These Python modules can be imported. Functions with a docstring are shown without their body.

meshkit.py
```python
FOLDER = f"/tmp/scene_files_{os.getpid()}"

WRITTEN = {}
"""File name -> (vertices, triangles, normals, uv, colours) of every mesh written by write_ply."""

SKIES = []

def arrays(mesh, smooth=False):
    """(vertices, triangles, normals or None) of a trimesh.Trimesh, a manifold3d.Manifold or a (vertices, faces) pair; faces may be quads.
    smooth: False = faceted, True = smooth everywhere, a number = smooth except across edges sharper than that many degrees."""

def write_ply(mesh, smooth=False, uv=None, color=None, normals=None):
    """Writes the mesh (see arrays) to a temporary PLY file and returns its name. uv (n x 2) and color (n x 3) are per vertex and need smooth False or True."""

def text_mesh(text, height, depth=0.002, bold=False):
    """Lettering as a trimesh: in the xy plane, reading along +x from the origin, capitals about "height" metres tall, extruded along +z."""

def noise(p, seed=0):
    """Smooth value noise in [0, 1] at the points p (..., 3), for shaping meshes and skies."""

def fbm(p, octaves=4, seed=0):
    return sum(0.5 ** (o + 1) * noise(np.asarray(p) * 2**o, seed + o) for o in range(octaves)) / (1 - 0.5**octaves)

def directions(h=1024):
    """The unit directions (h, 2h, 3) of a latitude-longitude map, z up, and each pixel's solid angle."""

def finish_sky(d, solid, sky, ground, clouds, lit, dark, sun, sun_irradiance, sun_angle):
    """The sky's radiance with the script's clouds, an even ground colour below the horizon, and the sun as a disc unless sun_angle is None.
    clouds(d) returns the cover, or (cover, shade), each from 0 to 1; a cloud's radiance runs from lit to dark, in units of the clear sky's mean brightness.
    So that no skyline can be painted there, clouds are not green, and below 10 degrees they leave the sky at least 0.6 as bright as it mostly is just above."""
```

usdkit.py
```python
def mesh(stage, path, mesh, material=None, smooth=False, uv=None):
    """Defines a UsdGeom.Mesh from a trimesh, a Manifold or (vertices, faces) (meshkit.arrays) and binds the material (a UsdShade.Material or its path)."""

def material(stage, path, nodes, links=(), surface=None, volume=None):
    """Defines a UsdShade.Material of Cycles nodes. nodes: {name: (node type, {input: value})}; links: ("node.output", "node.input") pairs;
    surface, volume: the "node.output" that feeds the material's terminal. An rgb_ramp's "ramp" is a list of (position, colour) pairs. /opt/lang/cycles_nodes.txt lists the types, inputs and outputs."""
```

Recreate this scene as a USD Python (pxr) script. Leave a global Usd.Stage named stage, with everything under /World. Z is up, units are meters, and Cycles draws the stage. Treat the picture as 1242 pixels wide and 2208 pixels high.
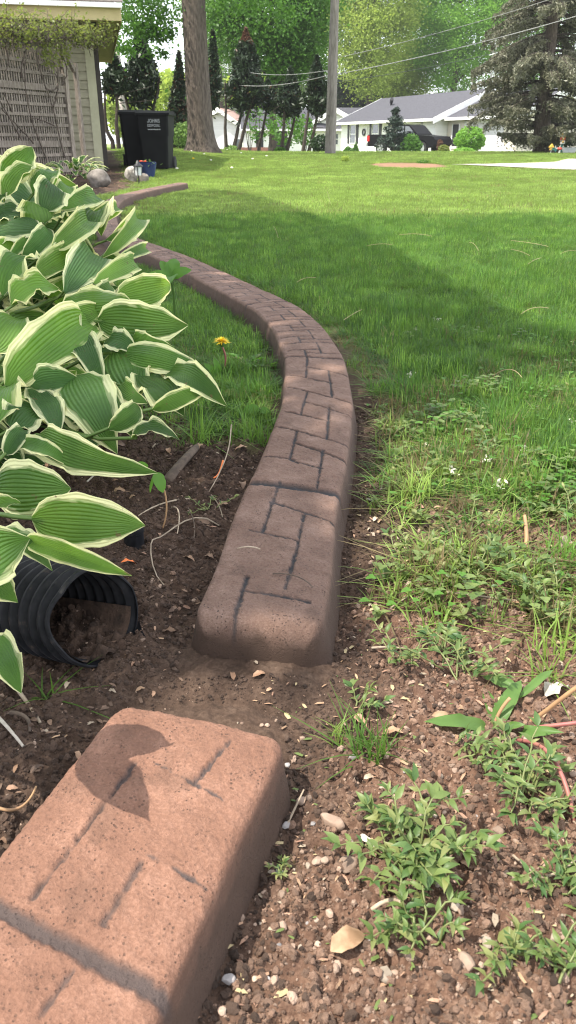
import math, random
import numpy as np
import trimesh, meshkit, usdkit
from pxr import Usd, UsdGeom, UsdLux, UsdShade, Gf, Sdf, Vt
from shapely.geometry import Polygon, Point
from shapely import contains_xy

stage = Usd.Stage.CreateInMemory()
UsdGeom.SetStageUpAxis(stage, 'Z')
UsdGeom.SetStageMetersPerUnit(stage, 1.0)
UsdGeom.Xform.Define(stage, '/World')
UsdGeom.Scope.Define(stage, '/World/Looks')
T = Sdf.ValueTypeNames
rng = np.random.default_rng(7)

# ------------------------------------------------------------------ camera, sky, sun
CAM_H, FPX, CX, CY = 0.65, 1700.0, 621.0, 1104.0
PITCH = math.atan((CY - 305.0) / FPX)
cp, sp = math.cos(PITCH), math.sin(PITCH)
cam = UsdGeom.Camera.Define(stage, '/World/camera')
cam.AddTransformOp().Set(Gf.Matrix4d(1, 0, 0, 0, 0, sp, cp, 0, 0, -cp, sp, 0, 0, 0, CAM_H, 1))
cam.CreateFocalLengthAttr(24.0)
cam.CreateHorizontalApertureAttr(24.0 * 1242 / FPX)
cam.CreateFStopAttr(13.0)
cam.CreateFocusDistanceAttr(1.6)
cam.CreateClippingRangeAttr((0.02, 100000.0))
cam.CreateExposureAttr(1.14)

SUN_EL = math.radians(60)
SUN = np.array([-0.92, -0.39, 0.0]); SUN /= np.linalg.norm(SUN)
SUN = np.array([SUN[0] * math.cos(SUN_EL), SUN[1] * math.cos(SUN_EL), math.sin(SUN_EL)])
SKY_STRENGTH, SUN_INT = 0.15, 1.08
usdkit.material(stage, '/World/Looks/sky_look', {
    'tc': ('texture_coordinate', {}),
    'sky': ('sky_texture', {'sky_type': 'single_scattering', 'sun_disc': False, 'sun_elevation': SUN_EL,
                            'sun_rotation': math.atan2(SUN[0], SUN[1]), 'aerosol_density': 2.0}),
    'nz': ('noise_texture', {'scale': 2.2, 'detail': 5.0, 'roughness': 0.55}),
    'rp': ('rgb_ramp', {'ramp': [(0.0, (0.55,) * 3), (0.42, (0.72,) * 3), (0.62, (0.95,) * 3), (1.0, (1,) * 3)]}),
    'mx': ('mix_color', {'b': (6.9, 7.1, 7.5), 'use_clamp': False}),
    'bg': ('background_shader', {'strength': SKY_STRENGTH})},
    [('tc.generated', 'nz.vector'), ('nz.fac', 'rp.fac'), ('rp.color', 'mx.fac'), ('sky.color', 'mx.a'), ('mx.result', 'bg.color')],
    surface='bg.background')
dome = UsdLux.DomeLight.Define(stage, '/World/sky')
UsdShade.MaterialBindingAPI.Apply(dome.GetPrim()).Bind(UsdShade.Material.Get(stage, '/World/Looks/sky_look'))
dome.GetPrim().SetCustomDataByKey('kind', 'structure')
sun = UsdLux.DistantLight.Define(stage, '/World/sun')
_z = SUN; _x = np.cross([0, 0, 1.0], _z); _x /= np.linalg.norm(_x); _y = np.cross(_z, _x)
sun.AddTransformOp().Set(Gf.Matrix4d(*_x, 0, *_y, 0, *_z, 0, 0, 0, 0, 1))
sun.CreateIntensityAttr(SUN_INT)
sun.CreateAngleAttr(0.3)
sun.CreateNormalizeAttr(True)
sun.CreateColorAttr(Gf.Vec3f(1.0, 0.93, 0.82))

# ------------------------------------------------------------------ helpers
def ray(x, y):
    d = np.array([x - CX, FPX, CY - y])
    return np.array([d[0], d[1] * cp + d[2] * sp, d[2] * cp - d[1] * sp])

def V(x, y, Y):
    "the point at world distance Y ahead that lies in the photograph's direction (x, y)"
    r = ray(x, y)
    return np.array([0, 0, CAM_H]) + r * (Y / r[1])

def sstep(a, b, x):
    t = np.clip((np.asarray(x, float) - a) / (b - a), 0, 1)
    return t * t * (3 - 2 * t)

def terrain(x, y):
    x, y = np.asarray(x, float), np.asarray(y, float)
    up = sstep(12, 26, y) * (0.27 + 0.13 * sstep(-1, -4, x))
    return up - sstep(28, 68, y) * 0.6

def G(x, y, z=None):
    "the point of the ground (or of the height z above nothing) seen at (x, y)"
    r, o = ray(x, y), np.array([0, 0, CAM_H])
    if z is not None:
        return o + r * ((z - CAM_H) / r[2])
    p = o + r * (-CAM_H / r[2]) if r[2] < 0 else o + r * (60 / r[1])
    for Y in np.concatenate([np.linspace(0.3, 12, 400), np.linspace(12, 90, 1600)]):
        p = o + r * (Y / r[1])
        if p[2] <= terrain(p[0], p[1]):
            break
    return p

_used = {}
def uniq(parent, name):
    k = (str(parent), name)
    n = _used.get(k, -1) + 1
    _used[k] = n
    return name if n == 0 else '%s_%03d' % (name, n)

def path_of(parent):
    return '/World' if parent is None else (parent if isinstance(parent, str) else str(parent.GetPath()))

def tag(o, label=None, cat=None, group=None, kind=None):
    p = o if isinstance(o, Usd.Prim) else o.GetPrim()
    for k, v in (('label', label), ('category', cat), ('group', group), ('kind', kind)):
        if v:
            p.SetCustomDataByKey(k, v)
    return p

def thing(name, label, cat, loc=(0, 0, 0), rz=0.0, group=None, kind=None):
    x = UsdGeom.Xform.Define(stage, '/World/' + uniq('/World', name))
    x.AddTranslateOp().Set(Gf.Vec3d(*map(float, loc)))
    if rz:
        x.AddRotateZOp().Set(float(rz))
    return tag(x, label, cat, group, kind)

def obj(name, mesh, mat, parent=None, smooth=False, uv=None, floats=None):
    pp = path_of(parent)
    m = usdkit.mesh(stage, pp + '/' + uniq(pp, name), mesh, '/World/Looks/' + mat, smooth, uv)
    for k, a in (floats or {}).items():
        UsdGeom.PrimvarsAPI(m).CreatePrimvar(k, T.FloatArray, 'vertex').Set(Vt.FloatArray.FromNumpy(np.asarray(a, np.float32)))
    return m.GetPrim()

def copy_of(src, name, loc, rz=0.0, label=None, cat=None, group=None, scale=None):
    x = UsdGeom.Xform.Define(stage, '/World/' + uniq('/World', name))
    p = x.GetPrim()
    x.ClearXformOpOrder()
    p.GetReferences().AddInternalReference(src.GetPath())
    x.ClearXformOpOrder()
    x.AddTransformOp(opSuffix='own').Set(Gf.Matrix4d().SetScale(scale or 1.0) * Gf.Matrix4d().SetRotate(Gf.Rotation(Gf.Vec3d(0, 0, 1), float(rz))) * Gf.Matrix4d().SetTranslate(Gf.Vec3d(*map(float, loc))))
    p.SetInstanceable(True)
    return tag(p, label, cat, group)

class MB:
    "collects vertices and triangles for ONE mesh"
    def __init__(s):
        s.v, s.f, s.n = [], [], 0
    def add(s, v, f):
        v, f = np.asarray(v, float), np.asarray(f, int)
        if f.shape[1] == 4:
            f = np.vstack([f[:, [0, 1, 2]], f[:, [0, 2, 3]]])
        s.v.append(v); s.f.append(f + s.n); s.n += len(v)
        return s
    def get(s):
        return np.vstack(s.v), np.vstack(s.f)
    def box(s, x0, x1, y0, y1, z0, z1, M=None):
        v = np.array([[x, y, z] for z in (z0, z1) for y in (y0, y1) for x in (x0, x1)], float)
        f = [[0, 2, 3, 1], [4, 5, 7, 6], [0, 1, 5, 4], [2, 6, 7, 3], [0, 4, 6, 2], [1, 3, 7, 5]]
        return s.add(v if M is None else M(v), f)
    def bar(s, a, b, w, d, up=(0, 0, 1)):
        a, b, up = np.asarray(a, float), np.asarray(b, float), np.asarray(up, float)
        t = (b - a) / np.linalg.norm(b - a)
        n = np.cross(t, up); n /= np.linalg.norm(n); u = np.cross(n, t)
        v = np.array([p + n * i * w / 2 + u * j * d / 2 for p in (a, b) for j in (-1, 1) for i in (-1, 1)])
        f = [[0, 1, 3, 2], [4, 6, 7, 5], [0, 4, 5, 1], [2, 3, 7, 6], [0, 2, 6, 4], [1, 5, 7, 3]]
        return s.add(v, f)
    def tube(s, pts, rad, sides=6, cap=True):
        v, f = tube(pts, rad, sides, cap)
        return s.add(v, f)

def tube(pts, rad, sides=6, cap=True):
    p = np.asarray(pts, float)
    rad = np.broadcast_to(np.asarray(rad, float), (len(p),))
    t = np.gradient(p, axis=0); t /= np.linalg.norm(t, axis=1, keepdims=True) + 1e-12
    ref = np.array([0, 0, 1.0]) if abs(t[:, 2]).mean() < 0.8 else np.array([1.0, 0, 0])
    a = np.cross(t, ref); a /= np.linalg.norm(a, axis=1, keepdims=True) + 1e-12
    b = np.cross(t, a)
    an = np.arange(sides) * 2 * np.pi / sides
    v = p[:, None] + rad[:, None, None] * (np.cos(an)[None, :, None] * a[:, None] + np.sin(an)[None, :, None] * b[:, None])
    i, j = np.meshgrid(np.arange(len(p) - 1), np.arange(sides), indexing='ij')
    q = np.stack([i * sides + j, (i + 1) * sides + j, (i + 1) * sides + (j + 1) % sides, i * sides + (j + 1) % sides], -1).reshape(-1, 4)
    f = np.vstack([q[:, [0, 1, 2]], q[:, [0, 2, 3]]])
    v = v.reshape(-1, 3)
    if cap:
        n = len(v)
        v = np.vstack([v, p[:1], p[-1:]])
        k = np.arange(sides); e = (len(p) - 1) * sides
        f = np.vstack([f, np.stack([np.full(sides, n), k, (k + 1) % sides], 1), np.stack([np.full(sides, n + 1), e + (k + 1) % sides, e + k], 1)])
    return v, f

def spline(pts, n):
    from scipy.interpolate import CubicSpline
    p = np.asarray(pts, float)
    d = np.concatenate([[0], np.cumsum(np.linalg.norm(np.diff(p, axis=0), axis=1))])
    return CubicSpline(d, p)(np.linspace(0, d[-1], n))

def grid_faces(nu, nv):
    i, j = np.meshgrid(np.arange(nu - 1), np.arange(nv - 1), indexing='ij')
    a = i * nv + j
    return np.stack([a, a + nv, a + nv + 1, a + 1], -1).reshape(-1, 4)

def frame(o, ang):
    "a local frame at o whose x axis is turned by ang (radians)"
    c, s, o = math.cos(ang), math.sin(ang), np.asarray(o, float)
    def M(v):
        v = np.asarray(v, float)
        return np.stack([o[0] + c * v[..., 0] - s * v[..., 1], o[1] + s * v[..., 0] + c * v[..., 1], o[2] + v[..., 2]], -1)
    return M

def blob(r, sub=2, amp=0.25, seed=0, sc=(1, 1, 1), freq=1.6):
    m = trimesh.creation.icosphere(subdivisions=sub)
    v = np.array(m.vertices)
    k = 1 + amp * 2 * (meshkit.fbm(v * freq + seed * 7.3 + 50, 3, seed) - 0.5)
    return v * k[:, None] * r * np.asarray(sc), np.array(m.faces)

def stone(r, seed, sc=(1, 1, 0.7)):
    "a chipped stone: flattened by a few planes"
    v, f = blob(1.0, 3, 0.10, seed)
    g = np.random.default_rng(seed)
    for _ in range(11):
        n = g.normal(size=3); n /= np.linalg.norm(n)
        d = g.uniform(0.62, 0.86)
        ex = np.maximum(v @ n - d, 0)
        v = v - ex[:, None] * n * 0.93
    v = v + (meshkit.fbm(v * 9 + 20, 2, seed)[:, None] - .5) * 0.06 * v
    return v * r * np.asarray(sc), f

# ------------------------------------------------------------------ materials
def mat(name, c1, c2=None, scale=6.0, rough=0.7, detail=4.0, bump=0.0, bscale=None, spec=0.4, coord='object', lo=0.35, hi=0.65,
        vary=0.0, stretch=None, hue=None, metallic=0.0, bdist=0.01, coat=0.0):
    c2 = c2 or c1
    n = {'tc': ('texture_coordinate', {}), 'geo': ('geometry', {}),
         'nz': ('noise_texture', {'scale': scale, 'detail': detail, 'roughness': 0.6}),
         'rp': ('rgb_ramp', {'ramp': [(lo, c1), (hi, c2)]}),
         'p': ('principled_bsdf', {'roughness': rough, 'specular_ior_level': spec, 'metallic': metallic, 'coat_weight': coat})}
    src = 'geo.position' if coord == 'world' else 'tc.object'
    L = []
    if stretch:
        n['mp'] = ('mapping', {'scale': stretch}); L += [(src, 'mp.vector')]; src = 'mp.vector'
    L += [(src, 'nz.vector'), ('nz.fac', 'rp.fac')]
    col = 'rp.color'
    if vary:
        n['oi'] = ('object_info', {})
        n['mr'] = ('map_range', {'from_min': 0.0, 'from_max': 1.0, 'to_min': 1 - vary, 'to_max': 1 + vary})
        n['hs'] = ('hsv', {})
        L += [('oi.random', 'mr.value'), ('mr.result', 'hs.value'), (col, 'hs.color')]
        if hue:
            n['wn'] = ('white_noise_texture', {'dimensions': '1D'})
            n['m2'] = ('map_range', {'to_min': 0.5 - hue, 'to_max': 0.5 + hue})
            L += [('oi.random', 'wn.w'), ('wn.value', 'm2.value'), ('m2.result', 'hs.hue')]
        col = 'hs.color'
    L += [(col, 'p.base_color')]
    if bump:
        n['bn'] = ('noise_texture', {'scale': bscale or scale * 6, 'detail': 3.0, 'roughness': 0.65})
        n['bp'] = ('bump', {'strength': bump, 'distance': bdist})
        L += [(src, 'bn.vector'), ('bn.fac', 'bp.height'), ('bp.normal', 'p.normal')]
    return usdkit.material(stage, '/World/Looks/' + name, n, L, surface='p.BSDF')

# the air: far trees and houses pale a little with distance
usdkit.material(stage, '/World/Looks/haze_air', {'v': ('principled_volume', {'color': (.93, .95, .97), 'density': .00035, 'anisotropy': .2})}, [], volume='v.volume')
hz = MB(); hz.box(-330, 330, -130, 440, -3.2, 46)
obj('haze', hz.get(), 'haze_air').SetCustomDataByKey('kind', 'stuff')

def leafmat(name, c1, c2, trans=0.45, tcol=None, rough=0.45, island=True, scale=3.0, gain=0.35):
    "foliage: colour varies by leaf, part of the light passes through"
    tcol = tcol or tuple(min(1, 1.5 * a) for a in c2)
    n = {'geo': ('geometry', {}), 'oi': ('object_info', {}), 'nz': ('noise_texture', {'scale': scale, 'detail': 3.0}),
         'ad': ('math', {'math_type': 'add'}), 'mu': ('math', {'math_type': 'multiply_add', 'value2': 0.5, 'value3': 0.0}),
         'rp': ('rgb_ramp', {'ramp': [(0.2, c1), (0.8, c2)]}),
         'hs': ('hsv', {'hue': 0.49, 'saturation': 1.05, 'value': 1.25}),
         'p': ('principled_bsdf', {'roughness': rough, 'specular_ior_level': 0.35}),
         'tr': ('translucent_bsdf', {}), 'mx': ('mix_closure', {'fac': trans})}
    L = [('geo.position', 'nz.vector'), ('geo.random_per_island' if island else 'oi.random', 'ad.value1'), ('nz.fac', 'ad.value2'),
         ('ad.value', 'mu.value1'), ('mu.value', 'rp.fac'), ('rp.color', 'p.base_color'), ('rp.color', 'hs.color'), ('hs.color', 'tr.color'),
         ('p.BSDF', 'mx.closure1'), ('tr.BSDF', 'mx.closure2')]
    return usdkit.material(stage, '/World/Looks/' + name, n, L, surface='mx.closure')
# ------------------------------------------------------------------ curb line and ground shape
CURB = spline([(-.047, .893), (-.033, .986), (-.02, 1.128), (0, 1.306), (.035, 1.535), (.064, 1.841), (.077, 2.04), (.084, 2.25), (.07, 2.47), (.029, 2.76),
               (-.044, 3.065), (-.15, 3.34), (-.274, 3.65), (-.45, 4.1), (-.73, 4.74), (-1.06, 5.43), (-1.36, 6.3), (-1.58, 7.3), (-1.75, 8.3), (-1.86, 9.4),
               (-1.83, 10.45), (-1.73, 11.5), (-1.57, 12.7)], 900)
A1, B1 = np.array([-.095, .724]), np.array([-.2405, .262])          # the near curb, from its far end to beyond the frame
CURB1 = A1 + (B1 - A1) * np.linspace(0, 1, 60)[:, None]
from scipy.spatial import cKDTree
_tree = cKDTree(CURB); _tree1 = cKDTree(CURB1)
_tan = np.gradient(CURB, axis=0); _tan /= np.linalg.norm(_tan, axis=1, keepdims=True)

def curb_side(x, y):
    "signed distance to the long curb's centre line, positive on the lawn side"
    p = np.stack([np.ravel(x), np.ravel(y)], 1)
    d, i = _tree.query(p)
    e = p - CURB[i]
    s = e[:, 0] * _tan[i, 1] - e[:, 1] * _tan[i, 0]
    return (np.sign(s) * d).reshape(np.shape(x))

def lawn(x, y):
    "how densely grass grows, 0 to 1"
    x, y = np.asarray(x, float), np.asarray(y, float)
    s = curb_side(x, y)
    n = meshkit.fbm(np.stack([x * 3.1, y * 3.1, x * 0], -1) + 11, 3, 5)
    n2 = meshkit.fbm(np.stack([x * 9, y * 9, x * 0], -1) + 31, 2, 8)
    right = sstep(1.0, 2.1, y + (n - .5) * 1.3 + np.clip(x - .2, 0, .6) * .45) * sstep(.10, .26, s + (n2 - .5) * .14)
    left = sstep(1.6, 2.0, y + (n - .5) * .5 + x * .6) * sstep(-.6, -.28, s) * sstep(5.2, 4.4, y) * (s < -.125)
    far = sstep(5.6, 6.2, y) * sstep(-.75, -.5, s) * sstep(15.0, 14.0, y) * (s < -.1)
    past = sstep(12.9, 13.3, y) * sstep(-2.9, -2.3, x + (y - 15) * .22)
    return np.clip(np.where(s > 0, right, np.maximum(left, far)) + past, 0, 1) * (1 - mulch(x, y)) * (1 - drive(x, y))

MULCH = (2.75, 19.6)
def mulch(x, y):
    q = ((np.asarray(x) - MULCH[0]) / .95) ** 2 + ((np.asarray(y) - MULCH[1]) / 1.25) ** 2
    return sstep(1.15, .8, q)

DRIVE = np.array([(3.7, 19.6), (5.2, 18.2), (8, 16.2), (12, 14.5), (12, 21.0), (9.2, 21.6), (7.2, 22.2), (6.4, 20.6), (5.4, 20.1)])
_drive = Polygon(DRIVE).buffer(.3).buffer(-.3)
def drive(x, y):
    return contains_xy(_drive, np.asarray(x, float), np.asarray(y, float)).astype(float)

def soil_relief(x, y):
    p = np.stack([x, y, np.zeros_like(x)], -1)
    near = sstep(3.2, 2.0, y) * sstep(1.6, 1.0, np.abs(x))
    a = (meshkit.fbm(p * 7 + 3, 3, 1) - .5) * .034
    b = (np.abs(meshkit.fbm(p * 34 + 9, 3, 2) - .5) * 2 - .25) * -.022
    c = (meshkit.fbm(p * 105 + 5, 2, 3) - .5) * .015
    d1 = np.minimum(np.abs(curb_side(x, y)), _tree1.query(np.stack([x.ravel(), y.ravel()], 1))[0].reshape(x.shape))
    calm = .45 + .55 * sstep(.10, .17, d1)
    moat = -.012 * np.exp(-((d1 - .115) / .035) ** 2)
    path = np.exp(-((y - (.80 + .10 * (x + .1))) / .055) ** 2) * sstep(-.35, -.2, x) * sstep(.2, .05, x)   # the trodden gap between the two curbs
    return near * ((a + b + c) * calm * (1 - .2 * path) + moat) + (1 - near) * (meshkit.fbm(p * 1.3 + 4, 3, 6) - .5) * .02

def ground_z(x, y):
    x, y = np.atleast_1d(np.asarray(x, float)), np.atleast_1d(np.asarray(y, float))
    return terrain(x, y) + soil_relief(x, y)

def gz(x, y):
    return float(ground_z(x, y)[0])

def at(px, py, lift=0.0):
    "the spot of ground seen at (px, py), as a world point on the real relief"
    p = G(px, py)
    return np.array([p[0], p[1], gz(p[0], p[1]) + lift])

def axis_lines(fine0, fine1, step, lo, hi, grow=1.09):
    a = list(np.arange(fine0, fine1 + 1e-9, step))
    s = step
    while a[-1] < hi:
        s *= grow; a.append(a[-1] + s)
    s = step
    while a[0] > lo:
        s *= grow; a.insert(0, a[0] - s)
    return np.array(a)

# materials of the setting
usdkit.material(stage, '/World/Looks/ground_look', {
    'geo': ('geometry', {}), 'at': ('attribute', {'attribute': 'lawn'}), 'am': ('attribute', {'attribute': 'bark'}), 'ad': ('attribute', {'attribute': 'dry'}),
    'n1': ('noise_texture', {'scale': 18.0, 'detail': 6.0, 'roughness': 0.7}), 'n2': ('noise_texture', {'scale': 150.0, 'detail': 4.0, 'roughness': 0.7}),
    'r1': ('rgb_ramp', {'ramp': [(.3, (.026, .017, .012)), (.5, (.062, .040, .029)), (.7, (.12, .082, .060))]}),
    'r2': ('rgb_ramp', {'ramp': [(.3, (.042, .023, .016)), (.52, (.125, .073, .050)), (.72, (.31, .21, .15))]}),
    'md': ('mix_color', {}),
    'r3': ('rgb_ramp', {'ramp': [(.3, (.12, .16, .04)), (.7, (.22, .27, .085))]}),
    'r4': ('rgb_ramp', {'ramp': [(.3, (.15, .085, .05)), (.7, (.29, .175, .11))]}),
    'mu': ('math', {'math_type': 'multiply_add', 'value2': 0.5, 'value3': 0.0}), 'ads': ('math', {'math_type': 'add'}),
    'm1': ('mix_color', {}), 'm2': ('mix_color', {}),
    'bp': ('bump', {'strength': 0.8, 'distance': 0.004}), 'p': ('principled_bsdf', {'roughness': 0.95, 'specular_ior_level': 0.15})},
    [('geo.position', 'n1.vector'), ('geo.position', 'n2.vector'), ('n1.fac', 'ads.value1'), ('n2.fac', 'ads.value2'), ('ads.value', 'mu.value1'),
     ('mu.value', 'r1.fac'), ('mu.value', 'r2.fac'), ('ad.fac', 'md.fac'), ('r1.color', 'md.a'), ('r2.color', 'md.b'), ('n1.fac', 'r3.fac'), ('n2.fac', 'r4.fac'), ('at.fac', 'm1.fac'), ('md.result', 'm1.a'), ('r3.color', 'm1.b'),
     ('am.fac', 'm2.fac'), ('m1.result', 'm2.a'), ('r4.color', 'm2.b'), ('m2.result', 'p.base_color'),
     ('n2.fac', 'bp.height'), ('bp.normal', 'p.normal')], surface='p.BSDF')

gx = axis_lines(-.46, .62, .0032, -200, 200, 1.085)
gy = axis_lines(.28, 1.55, .0032, -60, 300, 1.075)
XX, YY = np.meshgrid(gx, gy, indexing='ij')
ZZ = terrain(XX, YY) + soil_relief(XX, YY)
lawn_at = np.zeros_like(XX); m_ = (np.abs(XX) < 60) & (YY < 90) & (YY > 0)
lawn_at[m_] = lawn(XX[m_], YY[m_]); lawn_at[~m_] = 1
bark_at = mulch(XX, YY)
# the loose pale tilth in front of the lawn is drier than the bed
def dry(x, y):
    n = meshkit.fbm(np.stack([x * 5, y * 5, x * 0], -1) + 71, 3, 15)
    return np.clip(sstep(-.02, .12, x - .02 - (y - .7) * .28 + (n - .5) * .25), 0, 1) * sstep(2.4, 1.2, y)
obj('ground', (np.stack([XX, YY, ZZ], -1).reshape(-1, 3), grid_faces(len(gx), len(gy))), 'ground_look', None, True,
    floats={'lawn': lawn_at.ravel() * .85, 'bark': bark_at.ravel(), 'dry': dry(XX, YY).ravel()}).SetCustomDataByKey('kind', 'structure')

# gravel drive across the lawn: a sheet above the ground
mat('drive_look', (.27, .24, .21), (.38, .35, .31), 9.0, .9, bump=.4, bscale=60, coord='world')
c_ = np.array(_drive.exterior.coords)[:-1]
tri = trimesh.creation.triangulate_polygon(_drive, engine='earcut')
dv, df = trimesh.remesh.subdivide_to_size(np.c_[tri[0], np.zeros(len(tri[0]))], tri[1], .5)
dv[:, 2] = ground_z(dv[:, 0], dv[:, 1]) + .03
obj('driveway', (dv, df), 'drive_look', None, True).SetCustomDataByKey('kind', 'structure')

# ------------------------------------------------------------------ the concrete curbs
def concrete(name, cols, groove, shade_dirt_col):
    usdkit.material(stage, '/World/Looks/' + name, {
        'geo': ('geometry', {}), 'at': ('attribute', {'attribute': 'groove'}), 'dt': ('attribute', {'attribute': 'shade_dirt'}),
        'n1': ('noise_texture', {'scale': 14.0, 'detail': 5.0, 'roughness': .65}), 'n2': ('noise_texture', {'scale': 330.0, 'detail': 4.0, 'roughness': .75}),
        'v1': ('voronoi_texture', {'scale': 210.0}), 'rv': ('rgb_ramp', {'ramp': [(.0, (0, 0, 0)), (.16, (0, 0, 0)), (.24, (1, 1, 1))]}),
        'n3': ('noise_texture', {'scale': 40.0, 'detail': 2.0}), 'rn': ('rgb_ramp', {'ramp': [(.40, (1, 1, 1)), (.52, (.55, .55, .55)), (.62, (.0, .0, .0))]}),
        'pit': ('mix_color', {'blend_type': 'lighten', 'fac': 1.0}),
        'ad': ('math', {'math_type': 'add'}), 'mu': ('math', {'math_type': 'multiply_add', 'value2': .5, 'value3': 0.0}),
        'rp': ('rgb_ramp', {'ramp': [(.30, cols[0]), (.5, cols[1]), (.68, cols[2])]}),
        'mp': ('mix_color', {'a': cols[3]}), 'mg': ('mix_color', {'b': groove}), 'md': ('mix_color', {'b': shade_dirt_col}),
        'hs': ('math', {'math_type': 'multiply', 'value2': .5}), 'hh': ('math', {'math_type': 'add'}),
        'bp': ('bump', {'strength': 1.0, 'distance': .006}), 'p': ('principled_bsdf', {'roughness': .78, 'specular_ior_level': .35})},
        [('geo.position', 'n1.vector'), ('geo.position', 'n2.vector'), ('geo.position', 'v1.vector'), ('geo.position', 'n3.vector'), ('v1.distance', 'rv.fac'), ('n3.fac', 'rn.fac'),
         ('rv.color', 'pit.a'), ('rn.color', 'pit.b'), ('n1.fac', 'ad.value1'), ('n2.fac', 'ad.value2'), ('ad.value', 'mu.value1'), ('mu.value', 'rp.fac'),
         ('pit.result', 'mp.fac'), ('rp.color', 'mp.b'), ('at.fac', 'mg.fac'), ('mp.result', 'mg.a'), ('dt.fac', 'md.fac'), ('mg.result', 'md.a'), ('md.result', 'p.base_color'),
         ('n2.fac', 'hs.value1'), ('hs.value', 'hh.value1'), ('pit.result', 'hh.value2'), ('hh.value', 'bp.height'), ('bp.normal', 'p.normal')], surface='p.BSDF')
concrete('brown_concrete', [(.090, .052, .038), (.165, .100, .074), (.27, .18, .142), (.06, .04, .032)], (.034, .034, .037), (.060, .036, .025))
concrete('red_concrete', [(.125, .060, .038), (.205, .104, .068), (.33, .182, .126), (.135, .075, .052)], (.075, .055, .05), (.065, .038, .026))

H_C = .064
def profile(t, hb, ht):
    "across the curb, t from -1 (left foot) to 1: offset and height; a crowned top, rounded shoulders and battered sides"
    a = np.abs(t)
    top = a < .58
    n = np.where(top, a / .58 * ht * .93, 0.0); z = np.where(top, H_C - .003 * (a / .58) ** 3, 0.0)
    q = np.clip((a - .58) / .2, 0, 1) * np.pi / 2                              # shoulder
    r = .0135
    n1 = ht * .93 + r * np.sin(q) * .95; z1 = H_C - .003 - r * (1 - np.cos(q))
    u = np.clip((a - .78) / .22, 0, 1)
    n2 = ht * .93 + r * .95 + u * (hb - ht * .93 - r * .95); z2 = (H_C - .003 - r) * (1 - u) - .035 * u
    n = np.where(top, n, np.where(a < .78, n1, n2)); z = np.where(top, z, np.where(a < .78, z1, z2))
    return np.sign(t) * n, z

def seg_dist(P, a, b):
    d = b - a; L = (d ** 2).sum()
    u = np.clip(((P - a) @ d) / L, 0, 1)
    return np.linalg.norm(P - a - u[:, None] * d, axis=1)

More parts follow.
